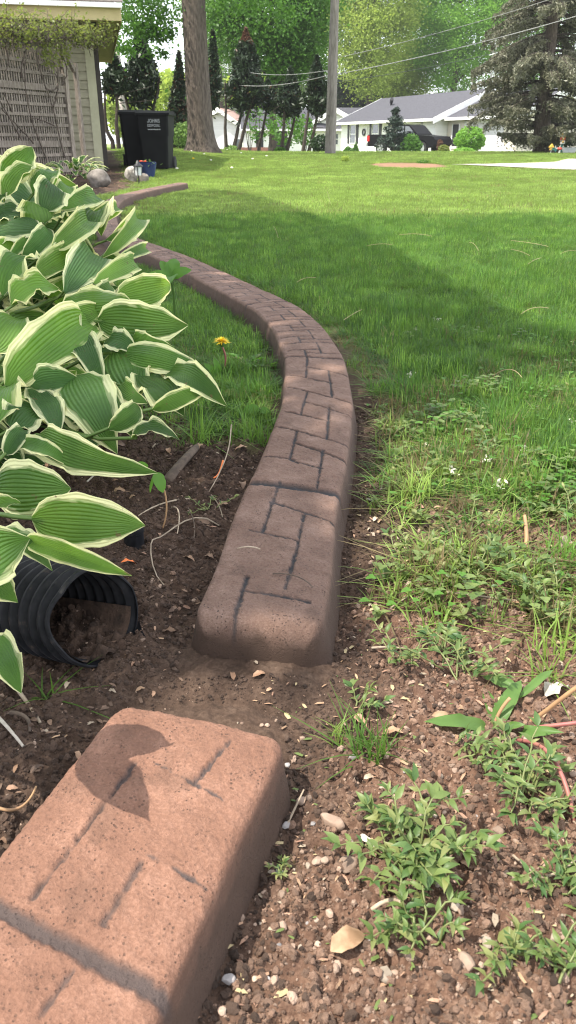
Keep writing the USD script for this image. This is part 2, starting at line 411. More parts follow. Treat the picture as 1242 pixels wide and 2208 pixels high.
def curb_sheet(line, s_at, hb, ht, r0, r1, grooves, joints, nt, seed, skew=.16):
    d = np.concatenate([[0], np.cumsum(np.linalg.norm(np.diff(line, axis=0), axis=1))])
    c = np.stack([np.interp(s_at, d, line[:, k]) for k in (0, 1)], 1)
    tg = np.stack([np.interp(s_at, d, np.gradient(line[:, k], d)) for k in (0, 1)], 1); tg /= np.linalg.norm(tg, axis=1, keepdims=True)
    nr = np.stack([tg[:, 1], -tg[:, 0]], 1)                                    # to the right of the direction of travel
    t = np.linspace(-1, 1, nt)
    n, z = profile(t, hb, ht)
    L = d[-1]
    k0 = np.clip(1 - s_at / r0, 0, 1) if r0 else np.zeros_like(s_at)
    k1 = np.clip(1 - (L - s_at) / r1, 0, 1) if r1 else np.zeros_like(s_at)
    k = np.maximum(k0, k1)
    wsc = 1 - .30 * k ** 3
    zsc = (1 - k ** 5) ** (1 / 2.2)
    wob = (meshkit.fbm(np.stack([s_at * 3.0 + seed, s_at * 0, s_at * 0], 1), 3, seed) - .5) * .014
    N = n[None] * (wsc + 0)[:, None] + wob[:, None]
    Z = np.where(z[None] > 0, z[None] * zsc[:, None], z[None]) - (1 - zsc[:, None]) * .03
    Z = Z * (1 + .22 * sstep(1.9, 3.2, c[:, 1]) + .30 * sstep(6, 9, c[:, 1]))[:, None]      # the bed drops away behind the bend
    XY = c[:, None] + nr[:, None] * N[..., None]
    P = XY.reshape(-1, 2)
    g = np.zeros(len(P)); depth = np.zeros(len(P))
    topmask = np.broadcast_to(sstep(.82, .66, np.abs(t))[None], Z.shape).ravel()
    ed = np.stack([P[:, 0] * 34, P[:, 1] * 34, P[:, 0] * 0], 1)
    rag = (meshkit.fbm(ed, 3, seed + 2) - .5) * .004 + (meshkit.fbm(ed * 5.5 + 3, 2, seed + 6) - .5) * .0042
    wear = sstep(.28, .5, meshkit.fbm(ed * .35 + 9, 2, seed + 4))
    for a, b, w, dp in grooves:
        a, b = np.asarray(a, float), np.asarray(b, float)
        near = np.abs(P - (a + b) / 2).max(1) < np.abs(b - a).max() / 2 + .03
        q = seg_dist(P[near], a, b) + rag[near]
        m = sstep(w * 1.15, w * .35, q) * topmask[near]
        g[near] = np.maximum(g[near], m * (.8 + .2 * wear[near])); depth[near] = np.maximum(depth[near], m * dp * (.7 + .5 * wear[near]))
    S = np.repeat(s_at, nt)
    for sj, w, dp in joints:
        m = sstep(w * 1.4, w * .45, np.abs(S + skew * np.tile(n, len(s_at)) - sj + rag * 1.0)) * np.broadcast_to(sstep(1.0, .86, np.abs(t))[None], Z.shape).ravel()
        g = np.maximum(g, m); depth = np.maximum(depth, m * dp)
    Zf = Z.ravel() - depth
    q3 = np.c_[P, Zf * 0]
    Zf = Zf + topmask * ((meshkit.fbm(q3 * 60, 3, seed + 7) - .5) * .0032 + (meshkit.fbm(q3 * 210, 2, seed + 8) - .5) * .0030 + (meshkit.fbm(q3 * 9, 2, seed + 9) - .5) * .005)
    side = (1 - topmask)[:, None] * ((meshkit.fbm(np.c_[P, Zf] * 45, 3, seed + 11) - .5) * .004)[:, None]
    Pz = np.c_[P + np.repeat(nr, nt, 0) * side, Zf + terrain(P[:, 0], P[:, 1])]
    rel = meshkit.fbm(np.c_[P, Zf] * 50, 3, seed + 13)
    shade_dirt = np.clip((1 - topmask) * .8 + np.repeat(sstep(.93, .6, zsc), nt) * .8 + sstep(.040, .004, Zf + (rel - .5) * .03) * .9 + sstep(.66, .8, meshkit.fbm(q3 * 28 + 5, 3, seed + 3)) * .25, 0, 1)  # side faces darkened to imitate shade; foot, end and patches are dirt
    return Pz.reshape(len(s_at), nt, 3), g.reshape(len(s_at), nt), shade_dirt.reshape(len(s_at), nt)

def curb(name, label, mat_, line, s_at, hb, ht, r0, r1, grooves, joints, nt, seed, group):
    P, g, d = curb_sheet(line, s_at, hb, ht, r0, r1, grooves, joints, nt, seed)
    o = thing(name, label, 'garden edging', group=group)
    cuts = [0] + [int(np.argmin(np.abs(s_at - j[0]))) for j in joints] + [len(s_at) - 1]
    for a, b in zip(cuts[:-1], cuts[1:]):
        if b - a > 1:
            obj('curb_section', (P[a:b + 1].reshape(-1, 3), grid_faces(b + 1 - a, nt)[:, ::-1]), mat_, o, True, floats={'groove': g[a:b + 1].ravel(), 'shade_dirt': d[a:b + 1].ravel()})
    return o

ZT = H_C - .002
def top(px, py):
    return G(px, py, ZT)[:2]
L2 = np.concatenate([[0], np.cumsum(np.linalg.norm(np.diff(CURB, axis=0), axis=1))])
def along(s, n):
    c = np.array([np.interp(s, L2, CURB[:, k]) for k in (0, 1)]); t = np.array([np.interp(s, L2, np.gradient(CURB[:, k], L2)) for k in (0, 1)]); t /= np.linalg.norm(t)
    return c + n * np.array([t[1], -t[0]])
z6 = lambda x, y: top(400 + x / 2.484, 700 + y / 2.484)
gr2 = []
for x0, y0, x1, y1, w, dp in [(325, 1365, 262, 1575, .0036, .003), (330, 1430, 640, 1478, .0026, .002), (600, 1200, 540, 1400, .003, .0025), (632, 1030, 600, 1190, .003, .0025),
                               (500, 860, 420, 1090, .0032, .003), (480, 960, 815, 1062, .0022, .002), (360, 1105, 590, 1160, .0022, .002),
                               (440, 705, 570, 728, .0032, .003), (570, 735, 720, 772, .0022, .002), (595, 580, 560, 720, .003, .003), (600, 642, 900, 742, .003, .0035),
                               (735, 690, 705, 870, .003, .003), (500, 548, 895, 652, .0032, .0035), (770, 455, 758, 600, .003, .003), (545, 468, 755, 514, .0026, .003),
                               (650, 370, 620, 475, .003, .003), (650, 422, 910, 490, .0028, .0035), (570, 340, 885, 415, .003, .0035), (768, 258, 785, 385, .003, .003),
                               (565, 275, 770, 312, .0028, .003), (652, 185, 645, 285, .003, .003), (655, 232, 880, 276, .003, .0035)]:
    ex_ = .07 * np.array([x1 - x0, y1 - y0]); x0, y0, x1, y1 = x0 - ex_[0], y0 - ex_[1], x1 + ex_[0], y1 + ex_[1]
    gr2.append((z6(x0, y0), z6(x1, y1), w * (1.45 if abs(x1 - x0) > abs(y1 - y0) else 1.1), dp * 1.25))
def s_of(p):
    return L2[_tree.query(p)[1]]
j1 = s_of(top(640, 1050)); j2 = s_of(top(685, 772))
joints2 = [(j1, .012, .008), (j2, .009, .007)]
s_ = j2
while s_ + .85 < L2[-1] - .3:
    s_ += .85
    joints2.append((s_, .0055, .007))
s_ = j2 + .002; k = 0
while s_ < L2[-1] - .4:                       # the stamped pattern goes on along the curb
    P_ = .17; w = .0034
    wt = w * (1.3 + .25 * min(3, s_))
    gr2 += [(along(s_ + P_, -.075), along(s_ + P_, .075), wt, .0045), (along(s_ + .48 * P_, -.075), along(s_ + .52 * P_, .022), wt, .004),
            (along(s_ + .27 * P_, -.024), along(s_ + .24 * P_, .075), wt, .004), (along(s_, -.026), along(s_ + .5 * P_, -.024), w, .003),
            (along(s_ + .25 * P_, .024), along(s_ + P_, .024), w, .003)]
    s_ += P_; k += 1
sa, s_ = [0, .0015, .003, .0045, .006, .008], .0105
while s_ < L2[-1] - .02:
    sa.append(s_); y_ = np.interp(s_, L2, CURB[:, 1]); s_ += .0026 * max(1, (y_ / 1.6) ** 1.5)
sa = np.array(sorted(set(np.round(sa + list(L2[-1] - np.array([.02, .012, .008, .005, .003, .001, 0])) + [j[0] for j in joints2], 6))))
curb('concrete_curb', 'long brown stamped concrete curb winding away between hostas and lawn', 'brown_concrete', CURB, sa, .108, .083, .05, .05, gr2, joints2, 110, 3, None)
L1 = np.linalg.norm(B1 - A1)
d1 = (B1 - A1) / L1
gr1 = [(top(292, 1648), top(180, 1800), .0030, .004), (top(180, 1800), top(72, 1940), .0028, .004), (top(306, 1866), top(222, 1994), .0030, .004),
       (top(497, 1598), top(420, 1690), .0026, .003), (top(320, 1850), top(445, 1912), .0014, .0015), (top(158, 2095), top(88, 2190), .003, .004), (top(340, 1650), top(480, 1725), .0013, .0012)]
j_ = float((top(165, 2040) - A1) @ d1)
n_ = int(L1 / .0022)
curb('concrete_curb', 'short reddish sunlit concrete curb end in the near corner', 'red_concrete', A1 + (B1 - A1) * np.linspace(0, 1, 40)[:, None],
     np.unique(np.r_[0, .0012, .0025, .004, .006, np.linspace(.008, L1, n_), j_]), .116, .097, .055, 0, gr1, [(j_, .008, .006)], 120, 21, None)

# ------------------------------------------------------------------ garage on the left, with trellis
mat('siding_look', (.23, .215, .15), (.29, .27, .195), 3.0, .7, stretch=(1, 1, 8), bump=.1)
mat('trim_look', (.31, .30, .205), (.37, .36, .25), 3.0, .6)
mat('cream_look', (.46, .38, .19), (.54, .45, .24), 3.0, .6)
mat('white_paint', (.74, .74, .73), (.82, .82, .81), 3.0, .55)
mat('dark_brown', (.022, .016, .013), (.035, .027, .022), 5.0, .6)
mat('shingle_look', (.10, .085, .078), (.17, .145, .13), 14.0, .9, bump=.4, bscale=60)
mat('grey_wood', (.115, .093, .074), (.24, .205, .17), 7.0, .85, stretch=(6, 6, 1.2), bump=.3, vary=.18)
mat('bark_vine', (.05, .038, .03), (.11, .085, .066), 20.0, .9, bump=.4)
GA = .22
GO = np.array([V(226, 380, 17.0)[0], 17.0, terrain(-3.6, 17.0)])
gm = frame(GO, GA)                           # x towards the right along the front, y into the depth; the corner at the origin
g = thing('garage', 'tan clapboard garage with yellow eaves behind the trellis', 'garage')
mb = MB(); mb.box(-5.4, -.02, .02, 8.0, -.2, 2.56, gm); obj('wall', mb.get(), 'siding_look', g)
for k in range(16):                          # clapboards of the front, each one lapping over the one below
    z0 = .10 + k * .148
    mb = MB()
    v = np.array([[x, y, z] for x in (-5.4, -.03) for y, z in ((-.022, z0), (.018, z0), (.018, z0 + .152), (-.004, z0 + .152))])
    mb.add(gm(v), [[0, 1, 2, 3], [7, 6, 5, 4], [0, 4, 5, 1], [1, 5, 6, 2], [2, 6, 7, 3], [3, 7, 4, 0]]); obj('clapboard', mb.get(), 'siding_look', g)
mb = MB(); mb.box(-.16, .0, -.035, .018, -.05, 2.52, gm); obj('corner_trim', mb.get(), 'trim_look', g)
mb = MB(); mb.box(.0, .09, .03, .30, -.05, 2.52, gm); mb.box(-.02, .035, .30, 7.9, -.05, 2.52, gm); obj('side_wall', mb.get(), 'dark_brown', g)
E0 = 2.53; OV = .52
mb = MB(); mb.box(-6, OV, -OV + .03, -.036, E0, E0 + .02, gm); mb.box(.1, OV, -.036, 8.4, E0, E0 + .02, gm); obj('soffit', mb.get(), 'cream_look', g)
mb = MB(); mb.box(-6, OV + .02, -OV, -OV + .025, E0 - .03, E0 + .20, gm); mb.box(OV, OV + .025, -OV + .03, 8.4, E0 - .03, E0 + .20, gm); obj('fascia', mb.get(), 'cream_look', g)
mb = MB(); mb.box(-6, OV + .04, -OV - .10, -OV - .005, E0 + .16, E0 + .235, gm); obj('gutter', mb.get(), 'white_paint', g)
rf = None
for k in range(14):                          # shingle courses of the roof slope
    y0, z0 = -OV - .06 + k * .15, E0 + .245 + k * .15 * .48
    mb = MB(); v = np.array([[x, y, z] for x in (-6.1, OV + .06) for y, z in ((y0, z0), (y0 + .17, z0 + .075), (y0 + .17, z0 + .09), (y0, z0 + .022))])
    mb.add(gm(v), [[0, 1, 2, 3], [7, 6, 5, 4], [0, 4, 5, 1], [1, 5, 6, 2], [2, 6, 7, 3], [3, 7, 4, 0]]); obj('shingle_course', mb.get(), 'shingle_look', g)
v = np.array([[x, y, z] for x in (-6.1, OV + .05) for y, z in ((1.4, 3.6), (4, 4.85), (8.4, 2.76), (8.4, 2.71), (4, 4.75), (1.4, 3.5))])
mb = MB().add(gm(v), [[0, 1, 7, 6], [1, 2, 8, 7], [2, 3, 9, 8], [3, 4, 10, 9], [4, 5, 11, 10], [0, 6, 11, 5]]); mb.add(gm(v), [[6, 7, 8], [6, 8, 11], [8, 9, 11], [9, 10, 11], [2, 1, 0], [5, 2, 0], [5, 3, 2], [5, 4, 3]])
obj('roof', mb.get(), 'shingle_look', g)

LA, LB = V(160, 340, 15.9), V(0, 340, 14.0)
ldir = (LB - LA)[:2]; lang = math.atan2(-ldir[1], -ldir[0])
LL = np.linalg.norm(ldir) + 1.3
lo = np.array([LA[0], LA[1], terrain(LA[0], LA[1])])
lm = frame(lo, lang)                         # x runs from -LL (near, out of frame) to 0 (right post)
ztop = V(160, 88, 15.9)[2] - lo[2]
tr = thing('trellis', 'weathered grey lattice trellis panel against the garage', 'trellis')
for x0 in (-.10, -2.75):
    mb = MB(); mb.box(x0, x0 + .10, -.05, .05, -.1, ztop + .04, lm); obj('post', mb.get(), 'grey_wood', tr)
rails = [V(150, yy, 15.85)[2] - lo[2] for yy in (310, 193)] + [.12, ztop - .05]
for z in rails:
    mb = MB(); mb.box(-2.70, -.102, -.028, .012, z - .05, z + .05, lm); obj('rail', mb.get(), 'grey_wood', tr)
mb = MB(); mb.box(-2.9, .30, -.09, .09, ztop + .045, ztop + .13, lm); obj('top_beam', mb.get(), 'grey_wood', tr)
mb = MB(); mb.bar(lm(np.array([-.05, 0, ztop - .05])), lm(np.array([.42, .1, ztop - .42])), .06, .09); obj('brace', mb.get(), 'grey_wood', tr)
mb = MB(); mb.box(.42, .49, .06, .13, -.1, ztop - .3, lm); obj('post', mb.get(), 'grey_wood', tr)
zz = .2; 
while zz < ztop - .12:
    if min(abs(zz - r) for r in rails) > .085:
        mb = MB(); mb.box(-2.70, -.102, -.019, -.008, zz - .024, zz + .024, lm); obj('slat', mb.get(), 'grey_wood', tr)
    zz += .158
x_ = -2.66; kk = 0
while x_ < -.13:
    mb = MB(); mb.box(x_ - .016, x_ + .016, -.007, .006, .03, ztop - .02, lm); obj('slat', mb.get(), 'grey_wood', tr)
    x_ += .062

# ------------------------------------------------------------------ wheeled bins
mat('bin_plastic', (.006, .0065, .007), (.009, .0095, .010), 4.0, .55, spec=.12, bump=.08, bscale=200)
mat('bin_print', (.30, .31, .33), rough=.6)
mat('bin_print_white', (.62, .64, .66), rough=.6)
mat('rubber', (.02, .02, .02), rough=.8)
def bin_(loc, rz, label, text):
    b = thing('wheeled_bin', label, 'bin', loc, rz)
    zs = np.array([.03, .05, .62, .635, .98, 1.0]); hw = np.array([.235, .25, .285, .298, .315, .325]); hd = np.array([.26, .27, .315, .33, .355, .365])
    ring = []
    for z, a, d in zip(zs, hw, hd):
        q = Polygon([(-a, -d), (a, -d), (a, d), (-a, d)]).buffer(-.04).buffer(.04, quad_segs=4).exterior.coords[:-1]
        ring.append(np.c_[np.array(q), np.full(len(q), z)])
    n = len(ring[0]); v = np.vstack(ring); f = []
    for i in range(len(zs) - 1):
        for k in range(n):
            f.append([i * n + k, i * n + (k + 1) % n, (i + 1) * n + (k + 1) % n, (i + 1) * n + k])
    mb = MB().add(v, np.array(f)[:, ::-1] if False else f); mb.box(-.22, .22, -.25, .25, .028, .032)
    obj('body', mb.get(), 'bin_plastic', b, 40)
    mb = MB(); mb.box(-.345, .345, -.385, .36, 1.0, 1.035)
    l = obj('lid', mb.get(), 'bin_plastic', b)
    m2 = MB(); 
    q = np.array([[x, y, z] for x in (-.33, .33) for y, z in ((-.36, 1.036), (.33, 1.036), (.25, 1.075), (-.25, 1.075))])
    m2.add(q, [[0, 1, 2, 3], [7, 6, 5, 4], [0, 4, 5, 1], [1, 5, 6, 2], [2, 6, 7, 3], [3, 7, 4, 0]]); obj('lid_crown', m2.get(), 'bin_plastic', l)
    mb = MB(); mb.tube([(-.30, .44, .96), (.30, .44, .96)], .016, 8); mb.bar((-.28, .36, .95), (-.28, .45, .96), .03, .03); mb.bar((.28, .36, .95), (.28, .45, .96), .03, .03); obj('handle', mb.get(), 'bin_plastic', b)
    for s in (-1, 1):
        w = trimesh.creation.cylinder(.125, .06, sections=20); w.apply_transform(trimesh.transformations.rotation_matrix(np.pi / 2, [0, 1, 0])); w.apply_translation([s * .27, .30, .125]); obj('wheel', w, 'rubber', b)
    if text:
        for s, z, h, mt, bold, wid in (('JOHNS', .865, .062, 'bin_print', True, .25), ('DISPOSAL', .79, .048, 'bin_print', True, .25), ('www.johnsdisposal.com', .735, .022, 'bin_print_white', False, .25)):
            t = meshkit.text_mesh(s, h, .003, bold)
            e = t.bounds; t.apply_translation([-e[0][0], 0, 0]); t.vertices[:, 0] *= wid / (e[1][0] - e[0][0])
            tv = np.array(t.vertices); yy = -np.interp(z, zs, hd) - .006
            tv = np.c_[tv[:, 0] - .10 + .0, yy - tv[:, 2] - (tv[:, 1]) * .07 , z + tv[:, 1]]
            obj('lettering', (tv, np.array(t.faces)), mt, b)
    return b
p = V(338, 380, 17.3); bin_((p[0], 17.65, terrain(p[0], 17.6)), -3, 'black wheeled bin with a printed name, in front of another bin', True)
p = V(296, 376, 18.0); bin_((p[0], 18.25, terrain(p[0], 18.2)), 12, 'plain black wheeled bin half hidden behind the lettered one', False)

# rocks, lantern and pot by the bins
mat('pale_rock', (.13, .12, .105), (.42, .39, .35), 16.0, .9, bump=.5, bscale=40)
mat('grey_rock', (.09, .078, .066), (.22, .195, .17), 9.0, .9, bump=.5, bscale=40)
def rock(px, py, r, seed, sc, m, label, cat='rock'):
    p = at(px, py); v, f = stone(r, seed, sc)
    o = obj(uniq('/World', 'rock') if False else 'rock', (v + [p[0], p[1], p[2] + r * sc[2] * .55], f), m, None, 35)
    return tag(o, label, cat)
rock(286, 391, .14, 5, (1, .8, 1.1), 'pale_rock', 'pale mottled boulder standing in front of the bins')
rock(214, 404, .17, 8, (1.1, .8, 1.0), 'grey_rock', 'brownish boulder beside the small hosta at the garage corner')
rock(310, 392, .10, 12, (1, .7, .9), 'grey_rock', 'small grey stone at the foot of the path lantern')
mat('lantern_black', (.012, .012, .013), rough=.4)
mat('lantern_glass', (.5, .52, .52), rough=.25)
p = at(300, 396); la = thing('path_lantern', 'small black solar path lantern beside the pale boulder', 'lantern', p)
mb = MB(); mb.tube([(0, 0, -.05), (0, 0, .13)], .011, 8); obj('stake', mb.get(), 'lantern_black', la)
mb = MB(); mb.tube([(0, 0, .13), (0, 0, .26)], [.05, .06], 10); obj('lamp_glass', mb.get(), 'lantern_glass', la, 40)
mb = MB(); mb.tube([(0, 0, .261), (0, 0, .275), (0, 0, .31), (0, 0, .36)], [.085, .082, .035, .01], 12); obj('cap', mb.get(), 'lantern_black', la, 40)
mb = MB()
for k in range(4):
    a = k * np.pi / 2; mb.tube([(.054 * math.cos(a), .054 * math.sin(a), .125), (.066 * math.cos(a), .066 * math.sin(a), .262)], .006, 5)
obj('cage', mb.get(), 'lantern_black', la)
mat('blue_glaze', (.012, .018, .055), (.02, .03, .085), 5.0, .2)
mat('red_petal', (.55, .06, .03), (.65, .12, .05), 5.0, .5)
leafmat('pot_leaf', (.05, .10, .03), (.09, .16, .05), .3)
p = at(318, 383); pot = thing('flower_pot', 'dark blue glazed pot with red flowers before the bins', 'flower pot', p)
mb = MB(); mb.tube([(0, 0, 0), (0, 0, .05), (0, 0, .2), (0, 0, .25), (0, 0, .265), (0, 0, .235), (0, 0, .20)], [.12, .14, .175, .18, .165, .15, .145], 20, False); obj('pot', mb.get(), 'blue_glaze', pot, 50)
mb = MB(); mb.tube([(0, 0, .19), (0, 0, .215)], [.145, .14], 16); obj('soil', mb.get(), 'dark_brown', pot)
def cards(centres, size, r, up=.0, aspect=.6):
    "one small rhombic leaf at every centre, turned at random"
    c = np.asarray(centres, float); n = len(c)
    d = r.normal(size=(n, 3)); d[:, 2] = d[:, 2] * .7 - up; d /= np.linalg.norm(d, axis=1, keepdims=True)
    e = np.cross(d, r.normal(size=(n, 3))); e /= np.linalg.norm(e, axis=1, keepdims=True)
    s = (np.broadcast_to(size, (n,)) * r.uniform(.7, 1.3, n))[:, None]
    v = np.stack([c - d * s * .5, c + e * s * aspect * .5, c + d * s * .5, c - e * s * aspect * .5], 1).reshape(-1, 3)
    i = np.arange(n)[:, None] * 4
    return v, np.vstack([i + [0, 1, 2], i + [0, 2, 3]])
r_ = np.random.default_rng(3)
obj('foliage', cards(r_.normal(size=(60, 3)) * [.08, .08, .03] + [0, 0, .235], .06, r_), 'pot_leaf', pot)
for k in range(5):
    v, f = blob(.022, 1, .2, k, (1, 1, .6)); obj('blossom', (v + [r_.uniform(-.1, .1), r_.uniform(-.12, .05), .275], f), 'red_petal', pot)
# ------------------------------------------------------------------ foliage and bark
mat('trunk_bark', (.060, .046, .036), (.15, .12, .095), 7.0, .95, stretch=(4, 4, .7), bump=.9, bscale=26, bdist=.04)
mat('trunk_bark_dark', (.035, .028, .022), (.08, .062, .05), 7.0, .95, stretch=(4, 4, .8), bump=.7, bscale=26, bdist=.03)
mat('birch_bark', (.42, .38, .34), (.62, .57, .52), 5.0, .9, stretch=(1, 1, 3), bump=.3)
mat('pole_wood', (.13, .115, .10), (.26, .235, .21), 7.0, .9, stretch=(5, 5, .5), bump=.4, bscale=30, bdist=.02)
leafmat('maple_leaf', (0.065, 0.16, 0.024), (0.15, 0.32, 0.055), 0.5)
leafmat('maple_leaf_light', (0.15, 0.31, 0.045), (0.28, 0.5, 0.1), 0.5, scale=.5)
leafmat('yellow_leaf', (0.27, 0.36, 0.07), (0.43, 0.54, 0.15), 0.5, scale=.4)
leafmat('pale_leaf', (0.19, 0.31, 0.085), (0.37, 0.5, 0.17), 0.5, scale=.4)
leafmat('dark_leaf', (0.022, 0.045, 0.016), (0.05, 0.09, 0.03), .25, scale=.6)
leafmat('cedar_leaf', (.016, .031, .012), (.048, .075, .028), .15, scale=1.2)
leafmat('brown_leaf', (.085, .040, .022), (.15, .075, .04), .25)
leafmat('spruce_needle', (.13, .132, .085), (.30, .295, .20), 0.12, scale=.9)
leafmat('fir_needle', (.018, .034, .022), (.045, .07, .045), .12, scale=1.5)
leafmat('vine_leaf', (.16, .20, .045), (.27, .31, .09), .5, scale=2.0)

def limb_path(a, b, r, sag=.0, n=6, wob=.06):
    a, b = np.asarray(a, float), np.asarray(b, float)
    u = np.linspace(0, 1, n)[:, None]
    L = np.linalg.norm(b - a)
    w = np.cumsum(r.normal(size=(n, 3)), 0) * L * wob * .4 * (u * (1.2 - u))
    return a + (b - a) * u + w + np.array([0, 0, 1]) * (sag * L * np.sin(np.pi * u))

def crown_points(r, n_cl, centre, rad, per, cl_r, hollow=.35, flat=.75):
    "clumps spread through an ellipsoid and leaf positions spread through each clump"
    d = r.normal(size=(n_cl, 3)); d /= np.linalg.norm(d, axis=1, keepdims=True)
    q = (hollow + (1 - hollow) * r.random(n_cl) ** .5)[:, None]
    cl = np.asarray(centre) + d * q * np.asarray(rad)
    rr = cl_r * r.uniform(.6, 1.35, n_cl)
    l = r.normal(size=(n_cl, per, 3)) * .5
    return cl, (cl[:, None] + l * rr[:, None, None] * [1, 1, flat]).reshape(-1, 3)

def tree(name, label, cat, base, h, tr_r, centre, rad, n_cl, per, cl_r, size, leaf, bark='trunk_bark_dark', seed=0, group=None, lean=(0, 0), limbs=14, flare=1.5, fork=.25, aspect=.62, hollow=.35, up=.1):
    r = np.random.default_rng(seed)
    o = thing(name, label, cat, base, group=group)
    mb = MB()
    zs = np.linspace(0, 1, 12)
    tp = np.stack([lean[0] * zs ** 1.3 + np.sin(zs * 5 + seed) * tr_r * .4 * zs, lean[1] * zs + np.cos(zs * 4 + seed) * tr_r * .3 * zs, h * zs - .15], 1)
    tr = tr_r * (1 - .72 * zs) * (1 + (flare - 1) * np.exp(-zs * h / (tr_r * 1.6)))
    mb.tube(tp, tr, 12)
    cl, pts = crown_points(r, n_cl, centre, rad, per, cl_r, hollow)
    for k in r.permutation(n_cl)[:limbs]:
        zb = np.clip((cl[k][2] - np.linalg.norm(cl[k][:2]) * .7) / h, fork, .9)
        a = np.array([np.interp(zb, zs, tp[:, i]) for i in range(3)])
        mb.tube(limb_path(a, cl[k], r, .08, 6), np.linspace(tr_r * (1 - .72 * zb) * .45, tr_r * .05, 6), 5, False)
    obj('trunk', mb.get(), bark, o, True)
    obj('crown', cards(pts, size, r, up, aspect), leaf, o)
    return o

def bp(px, Y, py=None):
    "foot of a far thing: column px of the picture at world distance Y, on the ground"
    p = V(px, 320, Y)
    return np.array([p[0], Y, float(terrain(p[0], Y))])

def zat(px, py, Y):
    return V(px, py, Y)[2]

# the big trunk on the lawn, its crown hanging into the picture from above
b = bp(434, 26)
o = thing('shade_maple', 'big maple with a thick grey trunk on the lawn behind the bins', 'tree', b)
r = np.random.default_rng(4); zs = np.linspace(0, 1, 24); zz_ = zs ** 1.4 * 9
rad_ = .385 * (1 - .28 * zs) + .30 * np.exp(-zz_ / .28)
th = np.linspace(0, 2 * np.pi, 40, endpoint=False)
fl = 1 + .10 * np.sin(th * 5 + 1)[None] * np.exp(-zz_ / .5)[:, None] * 1.6 + (meshkit.fbm(np.stack([np.cos(th)[None] * 2.6 + zz_[:, None] * 0, np.sin(th)[None] * 2.6 + zz_[:, None] * 0, zz_[:, None] * .5 + th[None] * 0], -1), 3, 2) - .5) * .16
v = np.stack([rad_[:, None] * fl * np.cos(th) - .012 * zz_[:, None], rad_[:, None] * fl * np.sin(th), zz_[:, None] - .12 + th[None] * 0], -1)
q = grid_faces(24, 41) ; q = np.stack([(q // 41) * 40 + (q % 41) % 40], -1)[..., 0]
mb = MB().add(v.reshape(-1, 3), q[:, ::-1])
cl, pts = crown_points(r, 170, (0, 0, 8.6), (6.5, 6.5, 4.3), 70, .95, .45)
for k in r.permutation(170)[:22]:
    mb.tube(limb_path((0, 0, min(7.5, max(4.2, cl[k][2] - 2.5))), cl[k], r, .1), np.linspace(.16, .02, 6), 6, False)
obj('trunk', mb.get(), 'trunk_bark', o, True)
ext = []                                     # hanging boughs
for px, py, s_, n in [(290, 40, .42, 8), (330, 20, .4, 8), (352, 60, .25, 5), (275, 95, .26, 4), (330, 90, .22, 4), (345, 5, .4, 6), (262, 30, .4, 6), (300, 5, .4, 6),
                      (470, 10, .3, 4), (540, 5, .35, 5), (610, 15, .35, 4), (350, 110, .16, 1)]:
    for _ in range(n):
        c = V(px, py, 26) - b + r.normal(size=3) * s_ * .7
        ext.append(c + r.normal(size=(95, 3)) * s_ * .55 * [1, 1, .7])
pts = np.vstack([pts[pts[:, 2] > 4.3]] + ext)
obj('crown', cards(pts, .088, r, .3, .8), 'maple_leaf', o)

# ------------------------------------------------------------------ trees that shade the bed, to the left outside the picture
px_ = [(281, 439), (389, 420), (470, 411), (561, 424), (651, 451), (700, 476), (787, 503), (896, 569), (1005, 625), (1115, 678), (1242, 733)]
near_ = [(1242, 840), (1120, 865), (980, 900), (872, 990), (840, 1250), (815, 1440), (770, 1535), (690, 1560), (640, 1548), (430, 1525), (330, 1560), (200, 1610), (0, 1850)]
far_w = [tuple(G(*q)[:2]) for q in px_]
shade = Polygon([(-7.5, 15.5), (-3.4, 14.6), (-2.3, 11.5)] + far_w + [(1.2, 2.4)] + [tuple(G(*q)[:2]) for q in near_] + [(-.55, .42), (-1.5, .3), (-3, 1), (-6, 6)])
def shade_tree(label, ylo, yhi, trunk, seed, n, hts):
    r = np.random.default_rng(seed)
    x0, y0, x1, y1 = shade.bounds
    q = r.uniform((x0, max(y0, ylo)), (x1, min(y1, yhi)), (n, 2))
    q = q[contains_xy(shade.buffer(-.05), q[:, 0], q[:, 1])]
    h = r.uniform(hts[0], hts[1], len(q))
    P = np.c_[q, np.zeros(len(q))] + SUN[None] * (h / SUN[2])[:, None]
    base = np.array([trunk[0], trunk[1], 0.0])
    P = P - base
    o = thing('shade_tree', label, 'tree', base)
    mb = MB(); H = hts[0]
    mb.tube([(0, 0, -.1), (.05, 0, H * .35), (0, .1, H * .7), (0, 0, hts[1])], [.36, .27, .2, .05], 12)
    for k in r.permutation(len(P))[:26]:
        mb.tube(limb_path((0, 0, H * .62), P[k] - [0, 0, .15], r, .12), np.linspace(.10, .015, 6), 5, False)
    obj('trunk', mb.get(), 'trunk_bark', o, True)
    obj('crown', cards(P, .16, r, .2, .85), 'maple_leaf', o)
shade_tree('leafy tree left of the hosta bed shading the curb', 0, 6.2, (-5.6, .9), 11, 21000, (7.5, 10.0))
shade_tree('leafy tree left of the garage end of the bed', 5.6, 16, (-7.8, 7.4), 12, 26000, (7.5, 10.0))

